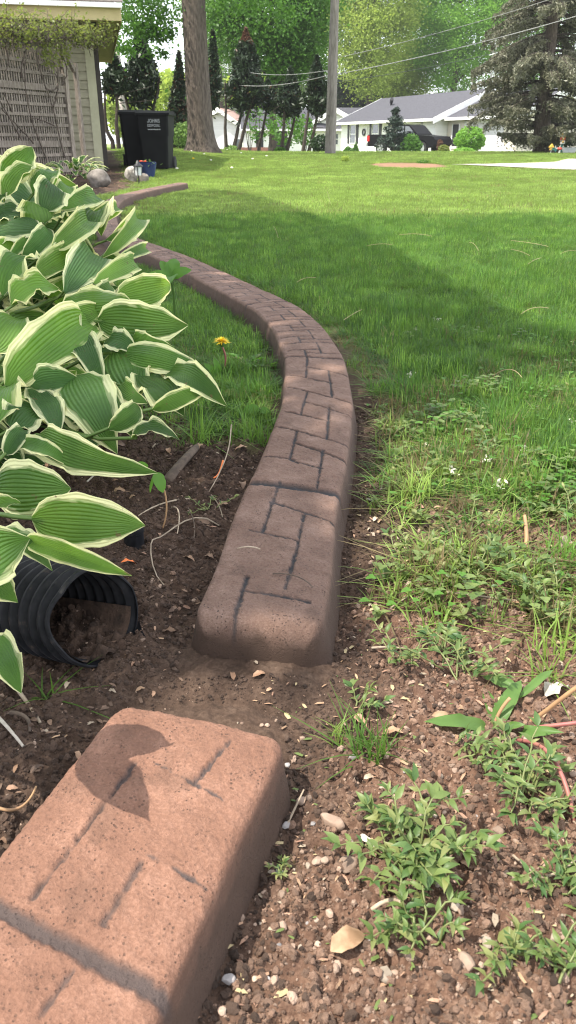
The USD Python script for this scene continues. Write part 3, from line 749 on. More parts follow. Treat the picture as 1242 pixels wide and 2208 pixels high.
# ------------------------------------------------------------------ arborvitae row and other trees between the gardens
def cedar(label, px, topy, boty, hw, basepx, Y, seed, browntop=0, stems=3, cat='tree', name='arborvitae', leaf='cedar_leaf', brown=.06):
    r = np.random.default_rng(seed)
    b = bp(basepx, Y); o = thing(name, label, cat, b, group=None)
    t = V(px, topy, Y) - b; bo = V(px, boty, Y) - b; w = hw * 1.25 / FPX * Y * .92
    n = int(1700 * (t[2] - bo[2]) * w) + 700
    u = r.random(n) ** .8
    a = r.uniform(0, 2 * np.pi, n); lob = (meshkit.fbm(np.c_[u * 7, np.cos(a) * 1.3 + seed * 3, np.sin(a) * 1.3], 3, seed) * 1.3 + .2)
    rr = w * np.minimum(1, (1.02 - u) ** .95 * 1.35) * np.minimum(1, .45 + u * 2.6) * lob
    q = r.random(n) ** .35 * rr
    x = bo[0] + (t[0] - bo[0]) * u
    u = u - (r.random(n) < .10) * r.random(n) * .22
    P = np.c_[x + np.cos(a) * q, np.sin(a) * q, bo[2] + (t[2] - bo[2]) * u + r.normal(size=n) * .05]
    tone = (u > 1 - browntop) | (r.random(n) < brown)
    mb = MB()
    for k in range(stems):
        e = np.array([bo[0] + (t[0] - bo[0]) * .3 + (k - (stems - 1) / 2) * w * .75, r.normal() * .2, bo[2] + (t[2] - bo[2]) * .35])
        s0 = np.array([(k - (stems - 1) / 2) * .22, r.normal() * .08, -.1])
        mb.tube(limb_path(s0, e, r, 0, 6, .12), np.linspace(.085, .03, 6), 7, False)
        for _ in range(5):
            c = s0 + (e - s0) * r.uniform(.45, .95); mb.tube([c, c + r.normal(size=3) * [.45, .45, .2] + [0, 0, .12]], [.014, .004], 4, False)
    obj('trunk', mb.get(), 'trunk_bark_dark', o, True)
    obj('crown', cards(P[~tone], .22, r, -.6, .36), leaf, o)
    if tone.sum() > 8:
        obj('dead_foliage', cards(P[tone], .16, r, -.5, .3), 'brown_leaf', o)
    return o
cedar('tall arborvitae with rust brown top on leaning bare stems, right of the thick trunk', 530, 66, 236, 42, 500, 36, 1, .16, 3)
cedar('thin small arborvitae between the brown topped one and a broader one', 578, 176, 236, 20, 556, 37, 2, 0, 1)
cedar('dark arborvitae on a leaning trunk, middle of the row', 626, 150, 250, 30, 612, 36, 3, 0, 2)
cedar('arborvitae standing just left of the utility pole', 683, 124, 248, 27, 658, 35, 4, 0, 2)
cedar('dark arborvitae partly behind the thick maple trunk', 459, 70, 228, 17, 455, 34, 5, 0, 1, brown=.12)
cedar('broad dark arborvitae above the bins', 305, 58, 228, 38, 306, 30, 6, 0, 3, brown=.02)
cedar('half brown arborvitae left of the thick maple trunk', 386, 118, 322, 24, 388, 32, 7, .0, 2, brown=.30)
cedar('dark evergreen close to the garage corner', 246, 120, 205, 24, 250, 29, 8, .0, 2, brown=.05)

def bush(name, label, px, py0, py1, hw, Y, leaf, seed, n=900, size=.13, cat='bush', pw=1.0, up=.0, cone=0.0):
    r = np.random.default_rng(seed)
    b = bp(px, Y); o = thing(name, label, cat, b)
    t = V(px, py0, Y)[2] - b[2]; lo = max(-.05, V(px, py1, Y)[2] - b[2]); w = hw / FPX * Y * .92
    d = r.normal(size=(n, 3)); d /= np.linalg.norm(d, axis=1, keepdims=True)
    k = (.62 + .38 * r.random(n)) * (.78 + .44 * meshkit.fbm(d * 2.2 + seed * 3 + 20, 3, seed))
    P = d * k[:, None] * [w, w, (t - lo) / 2] + [0, 0, (t + lo) / 2]
    if cone:
        u = np.clip((P[:, 2] - lo) / (t - lo), 0, 1); P[:, :2] *= (1.25 * (1 - u * cone))[:, None]
    mb = MB()
    for _ in range(5):
        mb.tube(limb_path((r.normal() * .05, r.normal() * .05, -.05), P[r.integers(n)] * [.6, .6, .8], r), np.linspace(.03, .008, 6), 5, False)
    obj('stem', mb.get(), 'trunk_bark_dark', o, True)
    obj('foliage', cards(P, size, r, up, .62), leaf, o)
    return o
bush('deciduous_shrub', 'fresh green leafy shrub under the middle arborvitae', 620, 236, 318, 38, 39, 'maple_leaf', 31, 600, .15)
bush('deciduous_shrub', 'green leafy shrub under the thin arborvitae', 562, 200, 312, 34, 40, 'maple_leaf', 32, 450, .15)
bush('deciduous_shrub', 'green shrub behind the leaning stems of the arborvitae by the pole', 655, 245, 316, 26, 40, 'maple_leaf', 33, 350, .15)
bush('hedge_bush', 'round olive bush at the foot of the utility pole', 692, 290, 336, 25, 33, 'dark_leaf', 34, 1200, .10)
bush('lilac_bush', 'leafy bush between the bins and the thick trunk', 396, 262, 322, 26, 30, 'pale_leaf', 35, 900, .11)
bush('small_plant', 'low leafy plant at the base of the pole side arborvitae', 605, 316, 334, 14, 36, 'maple_leaf', 36, 300, .10, 'plant')
bush('small_plant', 'tuft of green at the foot of the brown topped arborvitae', 498, 312, 330, 15, 36, 'pale_leaf', 37, 300, .10, 'plant')
bush('yellow_bush', 'yellow green tree foliage far behind the bins', 372, 150, 275, 62, 60, 'yellow_leaf', 38, 2600, .34, 'tree')
bush('yellow_bush', 'pale green thicket behind the garage corner', 268, 165, 300, 34, 52, 'yellow_leaf', 39, 1700, .3, 'tree')
bush('yellow_bush', 'small sunny bush behind the arborvitae row', 540, 150, 230, 50, 60, 'yellow_leaf', 40, 1500, .3, 'tree')

# pale forked trunk and slim stems seen past the garage corner
b = bp(274, 31); o = thing('birch_tree', 'pale barked leaning trunk between garage and bins', 'tree', b); mb = MB(); r = np.random.default_rng(8)
e = V(262, 200, 31) - b
mb.tube([(.06, 0, -.1), e * .35 + [.05, 0, 0], e * .7, e, e * 1.8], [.15, .12, .12, .13, .08], 10, False); mb.tube([e * .3, V(300, 240, 31) - b], [.05, .02], 6, False)
obj('trunk', mb.get(), 'birch_bark', o, True)
obj('crown', cards(e * 1.8 + r.normal(size=(900, 3)) * [1.3, 1.3, .9] + [0, 0, .6], .14, r, .1), 'maple_leaf', o)

# ------------------------------------------------------------------ tall trees behind the houses
def far_tree(name, label, px, topy, boty, hw, Y, leaf, seed, n_cl, per, size, cl_r=1.2, trunk=.3, top=None, hollow=.3, up=.1, bark='trunk_bark_dark', limbs=16):
    b = bp(px, Y); t = (V(px, topy, Y)[2] - b[2]) if top is None else top; lo = V(px, boty, Y)[2] - b[2]; w = hw / FPX * Y * .92
    return tree(name, label, 'tree', b, t * .8, trunk, (0, 0, (t + lo) / 2), (w, w * .8, (t - lo) / 2), n_cl, per, cl_r, size, leaf, bark, seed, limbs=limbs, fork=.12, hollow=hollow, up=up)
far_tree('maple_tree', 'dark leaved maple rising behind the arborvitae row', 588, -160, 190, 128, 44, 'maple_leaf', 51, 300, 130, .16, .8, .2, limbs=22)
far_tree('tall_tree', 'light green open tree behind the thick trunk', 480, -260, 232, 75, 95, 'pale_leaf', 52, 243, 171, 0.22, 1.33, .3)
far_tree('tall_tree', 'tall yellowish green tree right of the utility pole', 792, -230, 215, 92, 92, 'yellow_leaf', 54, 320, 181, 0.22, 1.33, .35)
far_tree('tall_tree', 'bright green maple above the roof ridge of the white house', 968, -210, 215, 108, 96, 'maple_leaf_light', 55, 359, 194, 0.22, 1.33, .4, limbs=26)
far_tree('tall_tree', 'green tree behind the gap between maple and pole', 668, -220, 225, 62, 98, 'pale_leaf', 56, 218, 171, 0.22, 1.33, .3)
far_tree('tall_tree', 'green tree behind the top of the big spruce', 1130, -260, 210, 100, 100, 'maple_leaf_light', 57, 229, 171, 0.22, 1.33, .35)
far_tree('tall_tree', 'yellow tree between the ridge line and the pole, low', 868, 90, 230, 55, 99, 'yellow_leaf', 58, 126, 183, 0.21, 1.4, .25)
far_tree('dark_tree', 'dark understorey trees left of the white roof', 770, 168, 275, 80, 104, 'dark_leaf', 59, 150, 70, .5, 1.5, .2)
far_tree('dark_tree', 'shadowy evergreen behind the low house on the left', 560, 150, 258, 90, 108, 'dark_leaf', 60, 172, 214, 0.24, 1.5, .2)
far_tree('dark_tree', 'dark trees far behind the thick trunk', 400, 180, 262, 95, 110, 'dark_leaf', 61, 172, 214, 0.24, 1.5, .2)
far_tree('dark_tree', 'dark green mass behind the blue house', 1160, 150, 320, 110, 108, 'dark_leaf', 62, 172, 214, 0.24, 1.5, .2)

far_tree('tall_tree', 'shaded green tree behind the yellowish one, farther away', 800, -240, 230, 95, 120, 'maple_leaf', 91, 150, 90, .34, 1.9, .3)
far_tree('tall_tree', 'deep green tree behind the bright maple, farther away', 1010, -240, 230, 110, 124, 'maple_leaf', 92, 170, 90, .34, 1.9, .3)
far_tree('tall_tree', 'deep green tree far behind the arborvitae row', 600, -200, 230, 110, 118, 'maple_leaf', 93, 150, 80, .34, 1.9, .3)

# ------------------------------------------------------------------ the big old spruce
Y = 31.0; b = bp(1168, Y); o = thing('spruce_tree', 'old grey green spruce with drooping branches at the right edge', 'tree', b); r = np.random.default_rng(21)
tp = np.array([V(1168, 340, Y), V(1170, 250, Y), V(1180, 150, Y), V(1190, 60, Y), V(1205, -100, Y), V(1215, -260, Y)]) - b; tp[0, 2] = -.15
mb = MB(); mb.tube(tp, [.34, .27, .23, .19, .13, .05], 14); trunk_prim = None
H = tp[-1][2]; pts, dirs = [], []
brs = MB()
for k in range(190):
    z = r.uniform(.35, H - .4); x0 = np.interp(z, tp[:, 2], tp[:, 0])
    az = r.uniform(0, 2 * np.pi)
    L = (2.75 - z * .10) * r.uniform(.55, 1.12)
    if z < 1.0: L *= .75
    drop = (.30 + .25 * r.random()) * L * (1.0 if z > 1.5 else .3)
    u = np.linspace(0, 1, 9)
    c = np.c_[x0 + np.cos(az) * L * u, np.sin(az) * L * u, z + .25 * L * u - (drop + .25 * L) * u ** 2 + .22 * L * u ** 3]
    c[:, 2] = np.maximum(c[:, 2], .12)
    brs.tube(c, np.linspace(.035, .006, 9), 4, False)
    n = int(290 * L)
    uu = r.uniform(.22, 1, n) ** .8; q = np.stack([np.interp(uu, u, c[:, i]) for i in range(3)], 1)
    side = r.normal(size=n) * .17 * L * .5 * (1.15 - uu)
    q[:, 0] += -np.sin(az) * side; q[:, 1] += np.cos(az) * side
    q[:, 2] -= np.abs(r.normal(size=n)) * .14
    pts.append(q)
P = np.vstack(pts); P[:, 2] = np.maximum(P[:, 2], .05)
obj('trunk', mb.get(), 'trunk_bark', o, True)
obj('branches', brs.get(), 'trunk_bark_dark', o, True)
obj('crown', cards(P, .125, r, .75, .30), 'spruce_needle', o)

# ------------------------------------------------------------------ utility pole, wires, mast
Y = 28.0; b = bp(712, Y); o = thing('utility_pole', 'weathered wooden utility pole on the lawn', 'utility pole', b)
e = V(722, 0, Y) - b
mb = MB(); mb.tube(np.array([[0, 0, -.2], [0, 0, 0], e * .5, e, e * 2.0]), [.185, .18, .155, .13, .11], 14); obj('post', mb.get(), 'pole_wood', o, True)
mb = MB(); c = V(712, 210, Y - .17) - b; mb.box(c[0] - .09, c[0] - .02, c[1] - .05, c[1] + .03, c[2] - .5, c[2] + .35); obj('cable_guard', mb.get(), 'pole_wood', o)
mat('wire_grey', (.20, .20, .195), (.28, .28, .27), rough=.5)
mat('wire_dark', (.07, .075, .075), rough=.5)
def wire(label, a, b_, sag, rad, m):
    a, b_ = np.asarray(a), np.asarray(b_)
    u = np.linspace(0, 1, 30)[:, None]
    mb = MB(); mb.tube(a + (b_ - a) * u - np.array([0, 0, 1]) * sag * 4 * u * (1 - u), rad, 5, False)
    tag(obj('overhead_wire', mb.get(), m, None, True), label, 'wire')
wire('thick pale cable from the pole to upper right across the spruce', V(716, 162, 28), V(1420, -20, 26), .15, .011, 'wire_grey')
wire('thin upper wire from the pole towards the top right', V(716, 127, 28), V(1300, -40, 27), .12, .007, 'wire_grey')
wire('thin lower wire right of the pole', V(716, 178, 28), V(1250, 62, 40), .2, .007, 'wire_dark')
wire('pale cable sagging left of the pole behind the arborvitae', V(716, 160, 28), V(430, 165, 40), .35, .011, 'wire_grey')
wire('upper wire between thick trunk and maple', V(716, 150, 28), V(430, 120, 42), .4, .009, 'wire_grey')
Y = 88; b = bp(1046, Y); o = thing('antenna_mast', 'thin lattice antenna mast behind the white roof', 'antenna', b)
tz = V(1046, 90, Y)[2] - b[2]
mb = MB()
for s in (-.2, .2): mb.tube([(s, 0, 0), (s * .6, 0, tz)], .035, 4)
mb.tube([(0, .3, 0), (0, .2, tz)], .035, 4)
obj('mast', mb.get(), 'wire_grey', o)
mb = MB()
for k in range(int(tz / .5)): 
    z = k * .5; w = .2 * (1 - .4 * z / tz); mb.tube([(-w, 0, z), (w, 0, z + .5)], .018, 3); mb.tube([(w, 0, z), (-w, 0, z + .5)], .018, 3)
obj('lattice', mb.get(), 'wire_grey', o)
mb = MB()
for k, (z, w) in enumerate([(tz + .1, 1.0), (tz - .5, .8), (tz - 1.0, 1.1), (tz - 1.6, .8), (tz - 2.1, .6)]): mb.tube([(-w * .5, -.3, z - .15), (w * .5, .3, z + .15)], .03, 4)
mb.tube([(0, 0, tz - .2), (0, 0, tz + .9)], .03, 4); obj('aerial', mb.get(), 'white_paint', o)

# ------------------------------------------------------------------ white houses
mat('house_white', (.76, .76, .75), (.82, .82, .81), 1.0, .6, stretch=(.3, .3, 8))
mat('house_cream', (.66, .60, .52), (.74, .68, .60), 1.0, .6, stretch=(.3, .3, 8))
mat('house_mauve', (.55, .53, .58), (.62, .60, .65), 1.0, .6, stretch=(.3, .3, 8))
mat('house_blue', (.035, .065, .11), (.05, .09, .15), 1.0, .6, stretch=(.3, .3, 8))
mat('roof_grey', (.042, .042, .052), (.072, .072, .085), 9.0, .9, coord='object')
mat('roof_pink', (.35, .22, .20), (.42, .28, .25), 5.0, .9)
mat('shutter_black', (.014, .014, .017), rough=.5)
mat('door_brown', (.10, .045, .025), (.14, .07, .04), 4.0, .5)
mat('brick_red', (.16, .07, .055), (.24, .11, .085), 12.0, .9)
usdkit.material(stage, '/World/Looks/window_glass', {'f': ('fresnel', {'IOR': 1.5}), 't': ('principled_bsdf', {'base_color': (.05, .06, .065), 'roughness': .1}),
                'g': ('glossy_bsdf', {'roughness': .03, 'color': (.9, .93, .95)}), 'm': ('mix_closure', {})}, [('f.fac', 'm.fac'), ('t.BSDF', 'm.closure1'), ('g.BSDF', 'm.closure2')], surface='m.closure')

def gable_house(name, label, base, ang, Lx, Dy, eave, ridge, wallm, roofm, over=.5, hipleft=False):
    "front along local x from 0 to Lx at y = 0, depth towards +y; the ridge runs along x"
    M = frame(base, ang); h = thing(name, label, 'house')
    mb = MB(); mb.box(0, Lx, 0, Dy, -1.0, eave, M)
    for x in (0, Lx):
        v = M(np.array([[x, 0, eave], [x, Dy, eave], [x, Dy / 2, eave + (ridge - eave) * (1 - 2 * over / Dy * 0)], [x + (.05 if x == 0 else -.05), 0, eave], [x + (.05 if x == 0 else -.05), Dy, eave], [x + (.05 if x == 0 else -.05), Dy / 2, ridge]]))
        mb.add(v, [[0, 1, 2], [3, 5, 4], [0, 2, 5], [0, 5, 3], [1, 4, 5], [1, 5, 2]])
    obj('wall', mb.get(), wallm, h)
    sl = (ridge - eave) / (Dy / 2); z0 = eave - over * sl + .05
    mb = MB()
    for sgn in (0, 1):
        y0, y1 = (-over, Dy / 2) if not sgn else (Dy + over, Dy / 2)
        a = np.array([[x, y, z] for x in (-over, Lx + over) for y, z in ((y0, z0), (y1, ridge + .05), (y1, ridge + .17), (y0, z0 + .12))])
        mb.add(M(a), [[0, 1, 2, 3], [7, 6, 5, 4], [0, 4, 5, 1], [1, 5, 6, 2], [2, 6, 7, 3], [3, 7, 4, 0]])
    rf = obj('roof', mb.get(), roofm, h)
    mb = MB(); mb.box(-over, Lx + over, -over - .10, -over - .004, z0 - .08, z0 + .10, M); obj('gutter', mb.get(), 'white_paint', h)
    for x in (-over - .02, Lx + over - .03):
        for y0 in (-over, Dy + over):
            a = np.array([[xx, y, z] for xx in (x, x + .05) for y, z in ((y0, z0 - .26), (Dy / 2, ridge - .26), (Dy / 2, ridge + .19), (y0, z0 + .14))])
            mb = MB().add(M(a), [[0, 1, 2, 3], [7, 6, 5, 4], [0, 4, 5, 1], [1, 5, 6, 2], [2, 6, 7, 3], [3, 7, 4, 0]]); obj('rake_board', mb.get(), 'white_paint', h)
    return h, M, rf

def window(h, M, x, z, w, hh, shutters=True, y=0.0, ax='x'):
    R = M if ax == 'x' else (lambda v: M(np.stack([v[..., 1] * 0 + y - v[..., 1] * ax, v[..., 0], v[..., 2]], -1)))
    if ax == 'x':
        f = MB()
        for b_ in ((-w / 2 - .07, -w / 2, 0, hh), (w / 2, w / 2 + .07, 0, hh), (-w / 2 - .07, w / 2 + .07, -.07, 0), (-w / 2 - .07, w / 2 + .07, hh, hh + .07), (-w / 2, w / 2, hh / 2 - .03, hh / 2 + .03)):
            f.box(x + b_[0], x + b_[1], y - .06, y - .004, z + b_[2], z + b_[3], M)
        o = obj('window', f.get(), 'white_paint', h)
        g_ = MB(); g_.box(x - w / 2, x + w / 2, y - .025, y - .003, z, z + hh, M); obj('pane', g_.get(), 'window_glass', o)
        if shutters:
            for s in (-1, 1):
                g_ = MB(); a = x + s * (w / 2 + .30); g_.box(a - .2, a + .2, y - .05, y - .004, z - .05, z + hh + .05, M); obj('shutter', g_.get(), 'shutter_black', h)

# the ranch house on the right: its long side turned to the left
W0, W1 = bp(735, 76), bp(935, 62)
fz = -.42
ang = math.atan2(W1[1] - W0[1], W1[0] - W0[0]); Lx = np.linalg.norm((W1 - W0)[:2])
eave = V(800, 260, 71)[2] - fz
ridge = V(1036, 203, 63)[2] - fz
h, M, rf = gable_house('ranch_house', 'white ranch house with a grey roof and black shutters', (W0[0], W0[1], fz), ang, Lx, 8.2, eave, ridge + .22, 'house_white', 'roof_grey')
window(h, M, 2.3, .95, 1.0, 1.35); window(h, M, 6.3, .95, 1.0, 1.35); window(h, M, 9.4, .95, 1.0, 1.35)
mb = MB(); mb.box(Lx - 2.9, Lx - 1.9, -.05, -.004, .15, 2.2, M); obj('door', mb.get(), 'door_brown', h)
mb = MB(); mb.box(Lx - 3.05, Lx - 2.9, -.06, -.004, .15, 2.3, M); mb.box(Lx - 1.9, Lx - 1.75, -.06, -.004, .15, 2.3, M); mb.box(Lx - 3.05, Lx - 1.75, -.06, -.004, 2.2, 2.32, M); obj('door_frame', mb.get(), 'white_paint', h)
t = trimesh.creation.annulus(.17, .27, .08, sections=20); t.apply_transform(trimesh.transformations.rotation_matrix(np.pi / 2, [1, 0, 0])); t.apply_translation([4.35, -.06, 1.75]); obj('wall_wreath', (M(np.array(t.vertices)), np.array(t.faces)), 'shutter_black', h)
mb = MB(); mb.tube([M(np.array([4.3, 2.4, ridge - 1.3])), M(np.array([4.3, 2.4, ridge - .1]))], .09, 6); mb.tube([M(np.array([4.3, 2.4, ridge - .15])), M(np.array([4.75, 2.2, ridge + .1]))], .14, 6); obj('chimney', mb.get(), 'shutter_black', rf)
for k, c in enumerate('2 0 8'.split()):
    pass
mb = MB(); mb.tube([M(np.array([4.9, -.5, eave - .1])), M(np.array([5.0, -.08, eave - .5])), M(np.array([5.0, -.08, .1]))], .05, 6); obj('downspout', mb.get(), 'white_paint', h)
mb = MB(); mb.box(Lx - 1.3, Lx - .7, -.05, -.004, 1.05, 1.2, M); obj('house_number', mb.get(), 'shutter_black', h)
# garage wing to its right
W2, W3 = bp(948, 60.5), bp(1075, 57)
ang2 = math.atan2(W3[1] - W2[1], W3[0] - W2[0]); L3 = np.linalg.norm((W3 - W2)[:2])
e2 = V(990, 249, 59)[2] - fz; r2 = V(1030, 214, 62)[2] - fz
h2, M2, rf2 = gable_house('garage_wing', 'cream garage wing joined to the right of the white ranch house', tuple(M(np.array([Lx + .06, 1.0, 0.0]))), ang, 8.0, 6.4, eave + .04, eave + .04 + 3.2 * (ridge + .22 - eave) / 4.1, 'house_cream', 'roof_grey')
mb = MB(); mb.box(.75, 1.5, -.05, -.004, .75, 2.15, M2); obj('window', mb.get(), 'shutter_black', h2)
mb = MB(); mb.box(.65, .75, -.06, -.004, -.1, 2.2, M2); mb.box(1.5, 1.6, -.06, -.004, -.1, 2.2, M2); mb.box(.75, 1.5, -.05, -.004, .62, .75, M2); mb.box(.75, 1.5, -.04, -.004, 0, .15, M2); obj('door', mb.get(), 'white_paint', h2)
mb = MB(); mb.box(2.35, 6.6, -.04, -.004, -.1, 2.2, M2); obj('garage_door', mb.get(), 'house_mauve', h2)
mb = MB(); mb.box(2.2, 2.35, -.08, -.004, -.1, 2.35, M2); mb.box(2.2, 6.75, -.08, -.004, 2.2, 2.35, M2); obj('door_frame', mb.get(), 'white_paint', h2)
mb = MB(); mb.box(2.5, 2.9, -.3, -.004, eave - .22, eave - .1, M2); obj('wall_lamp', mb.get(), 'grey_wood', h2)
# low white houses behind the arborvitae row
B0 = bp(538, 88); h, M, _ = gable_house('lavender_house', 'lavender white gabled house right behind the thick trunk', (B0[0], 88, -.4), 1.42, 7.0, 6.2, V(520, 282, 88)[2] + .4, V(462, 236, 88)[2] + .4, 'house_mauve', 'roof_pink')
for yy, zz0 in ((1.1, .35), (4.6, .35), (5.0, 2.3)):
    f_ = MB(); f_.box(-.05, -.004, yy - .45, yy + .45, zz0, zz0 + 1.0, M); o = obj('window', f_.get(), 'white_paint', h); f_ = MB(); f_.box(-.07, -.052, yy - .37, yy + .37, zz0 + .08, zz0 + .92, M); obj('pane', f_.get(), 'window_glass', o)
B0 = bp(530, 84)
h, M, _ = gable_house('white_cottage', 'low white house with dark door behind the arborvitae row', (B0[0], 84, -.4), .02, 11.5, 6, V(560, 275, 84)[2] + .4, V(700, 236, 87)[2] + .4, 'house_white', 'roof_grey')
mb = MB(); mb.box(1.0, 1.7, -.05, -.004, .4, 2.3, M); mb.box(2.7, 4.0, -.05, -.004, .2, 2.4, M); obj('door', mb.get(), 'shutter_black', h)
mb = MB(); mb.box(2.55, 2.7, -.06, -.004, .2, 2.5, M); mb.box(4.0, 4.15, -.06, -.004, .2, 2.5, M); obj('door_frame', mb.get(), 'white_paint', h)
window(h, M, 8.6, .8, .6, .9, False)
mb = MB(); mb.box(-.5, 2.2, -1.8, -1.6, -.5, .55, M); obj('brick_planter', mb.get(), 'brick_red', h)
B0 = bp(766, 84)
h, M, _ = gable_house('white_shed', 'white clapboard gable end between the pole and the ranch house', (B0[0], 84, -.4), 1.40, 6.5, 3.9, V(760, 262, 84)[2] + .4, V(738, 236, 84)[2] + .4, 'house_white', 'roof_grey')
B0 = bp(1178, 58)
h, M, _ = gable_house('blue_house', 'dark blue clapboard house behind the spruce trunk', (B0[0], 60, -.4), .05, 9, 6, V(1200, 262, 60)[2] + .4, V(1200, 200, 62)[2] + .4, 'house_blue', 'roof_grey')
B0 = bp(352, 66); h, M, _ = gable_house('small_gable', 'tiny steep white gable far behind the bins', (B0[0] - .9, 66, -.3), -1.45, 3.0, 2.0, V(352, 250, 66)[2] + .3, V(348, 228, 66)[2] + .3, 'house_white', 'roof_grey', .15)

# ------------------------------------------------------------------ pickup and shrubs before the ranch house
mat('truck_black', (.006, .006, .007), (.008, .008, .009), 2.0, .45, spec=.05)
mat('chrome', (.55, .55, .56), rough=.22, metallic=1.0)
mat('tail_red', (.45, .015, .015), rough=.25)
mat('tyre', (.018, .018, .018), rough=.85)
Y = 60.0
R0, R1 = bp(792, 61.5), bp(938, 57.5)
ta = math.atan2(R1[1] - R0[1], R1[0] - R0[0]); tL = np.linalg.norm((R1 - R0)[:2]); k = tL / 5.4
tk = thing('pickup_truck', 'black pickup parked before the white ranch house', 'truck', (R0[0], R0[1], float(V(860, 334, 60)[2])), math.degrees(ta))
S = k * 1.0
def ext(poly, y0, y1, bev=.04):
    m = trimesh.creation.extrude_polygon(Polygon(poly).buffer(-.03).buffer(.03), y1 - y0, engine='earcut')
    v = np.array(m.vertices); return np.c_[v[:, 0] * S, (v[:, 2] + y0) * S, v[:, 1] * S], np.array(m.faces)
wh = lambda c: [(c + .46 * math.cos(a), .42 + .46 * math.sin(a)) for a in np.linspace(np.pi, 0, 10)]
body = [(.0, .55), (.55, .5)] + wh(1.1) + [(2.0, .42), (3.6, .42)] + wh(4.35) + [(5.2, .48), (5.38, .62), (5.36, .9), (5.2, 1.08), (4.1, 1.16), (3.85, 1.2), (.02, 1.2)]
v, f = ext(body, 0, 1.85); obj('body', (v, f), 'truck_black', tk, 30)
cab = [(1.75, 1.18), (3.95, 1.18), (3.3, 1.72), (3.1, 1.78), (2.0, 1.78), (1.85, 1.72)]
v, f = ext(cab, .12, 1.73); cb = obj('cab', (v, f), 'truck_black', tk, 30)
v, f = ext([(2.05, 1.25), (2.85, 1.25), (2.85, 1.68), (2.1, 1.68)], .10, .13); obj('side_window', (v, f), 'window_glass', cb)
v, f = ext([(2.95, 1.25), (3.7, 1.25), (3.25, 1.66), (2.95, 1.68)], .10, .13); obj('side_window', (v, f), 'window_glass', cb)
for c in (1.1, 4.35):
    for y in (.0, 1.62):
        w = trimesh.creation.cylinder(.39 * S, .24 * S, sections=24); w.apply_transform(trimesh.transformations.rotation_matrix(np.pi / 2, [1, 0, 0])); w.apply_translation([c * S, (y + .12) * S, .39 * S]); o = obj('wheel', w, 'tyre', tk, 40)
        w = trimesh.creation.cylinder(.25 * S, .03 * S, sections=24); w.apply_transform(trimesh.transformations.rotation_matrix(np.pi / 2, [1, 0, 0])); w.apply_translation([c * S, (y - .012 if y == 0 else y + .25) * S, .39 * S]); obj('rim', w, 'chrome', o, 40)
mb = MB(); mb.box(-.16 * S, .0, .05 * S, 1.8 * S, .5 * S, .70 * S); obj('bumper', mb.get(), 'chrome', tk)
mb = MB(); mb.box(-.03 * S, -.004, .18 * S, 1.66 * S, .74 * S, 1.16 * S); obj('tailgate', mb.get(), 'truck_black', tk)
mb = MB(); mb.box(-.05 * S, .16 * S, -.02 * S, .17 * S, .80 * S, 1.14 * S); obj('tail_light', mb.get(), 'tail_red', tk)
mb = MB(); mb.box(-.05 * S, .10 * S, 1.68 * S, 1.87 * S, .80 * S, 1.14 * S); obj('tail_light', mb.get(), 'tail_red', tk)
mb = MB(); mb.box(3.35 * S, 3.5 * S, -.22 * S, -.01 * S, 1.18 * S, 1.38 * S); obj('mirror', mb.get(), 'truck_black', tk)

def conifer(label, px, topy, boty, hw, Y, seed, leaf='fir_needle', n=2600):
    r = np.random.default_rng(seed); b = bp(px, Y); o = thing('small_conifer', label, 'tree', b)
    t = V(px, topy, Y)[2] - b[2]; w = hw / FPX * Y * .92
    mb = MB(); mb.tube([(0, 0, -.1), (0, 0, t * .9)], [.12, .03], 7); obj('trunk', mb.get(), 'trunk_bark_dark', o, True)
    nb = 70; P = []
    for k in range(nb):
        u = r.random() ** 1.2; az = r.uniform(0, 2 * np.pi); L = w * (1.02 - u) ** .85 * r.uniform(.75, 1.12); z = .3 + u * (t - .3)
        s = r.random(n // nb) ** .7; q = np.c_[np.cos(az) * L * s, np.sin(az) * L * s, z + .22 * L * s ** 2 - .1 * L * s] + r.normal(size=(len(s), 3)) * .09 * [1, 1, .7]
        P.append(q)
    obj('crown', cards(np.vstack(P), .20, r, -.1, .35), leaf, o)
conifer('dark cone shaped spruce in front of the black pickup', 850, 235, 334, 40, 53, 71)
bush('clipped_shrub', 'rounded green shrub right of the cone shaped spruce', 886, 288, 338, 22, 52.5, 'maple_leaf', 72, 1500, .15, cone=.35)
bush('clipped_shrub', 'small pointed green shrub left of the pickup', 767, 308, 336, 9, 62, 'maple_leaf', 73, 500, .14, cone=.8)
bush('clipped_shrub', 'small round green shrub at the left corner of the ranch house', 751, 316, 337, 10, 62, 'maple_leaf', 74, 500, .14)
bush('golden_shrub', 'yellow green shrub beside the cream garage door', 957, 312, 333, 12, 55, 'vine_leaf', 75, 500, .16)
bush('garden_bush', 'large round green bush before the cream garage wing', 1012, 272, 330, 31, 52, 'maple_leaf_light', 76, 2600, .17)
bush('garden_bush', 'low bright green bush under the large round one', 1000, 318, 336, 25, 50, 'maple_leaf_light', 77, 900, .14)
bush('mulch_plant', 'tuft of green growing at the edge of the bark mulch bed', 915, 345, 357, 16, 20.6, 'maple_leaf', 78, 300, .045, 'plant')
bush('mulch_plant', 'small yellowish weed left of the mulch bed', 745, 335, 349, 9, 21, 'yellow_leaf', 79, 200, .05, 'plant')
bush('border_plant', 'dark red leaved plant by the cream garage corner', 948, 300, 333, 7, 56, 'brown_leaf', 80, 260, .14, 'plant')

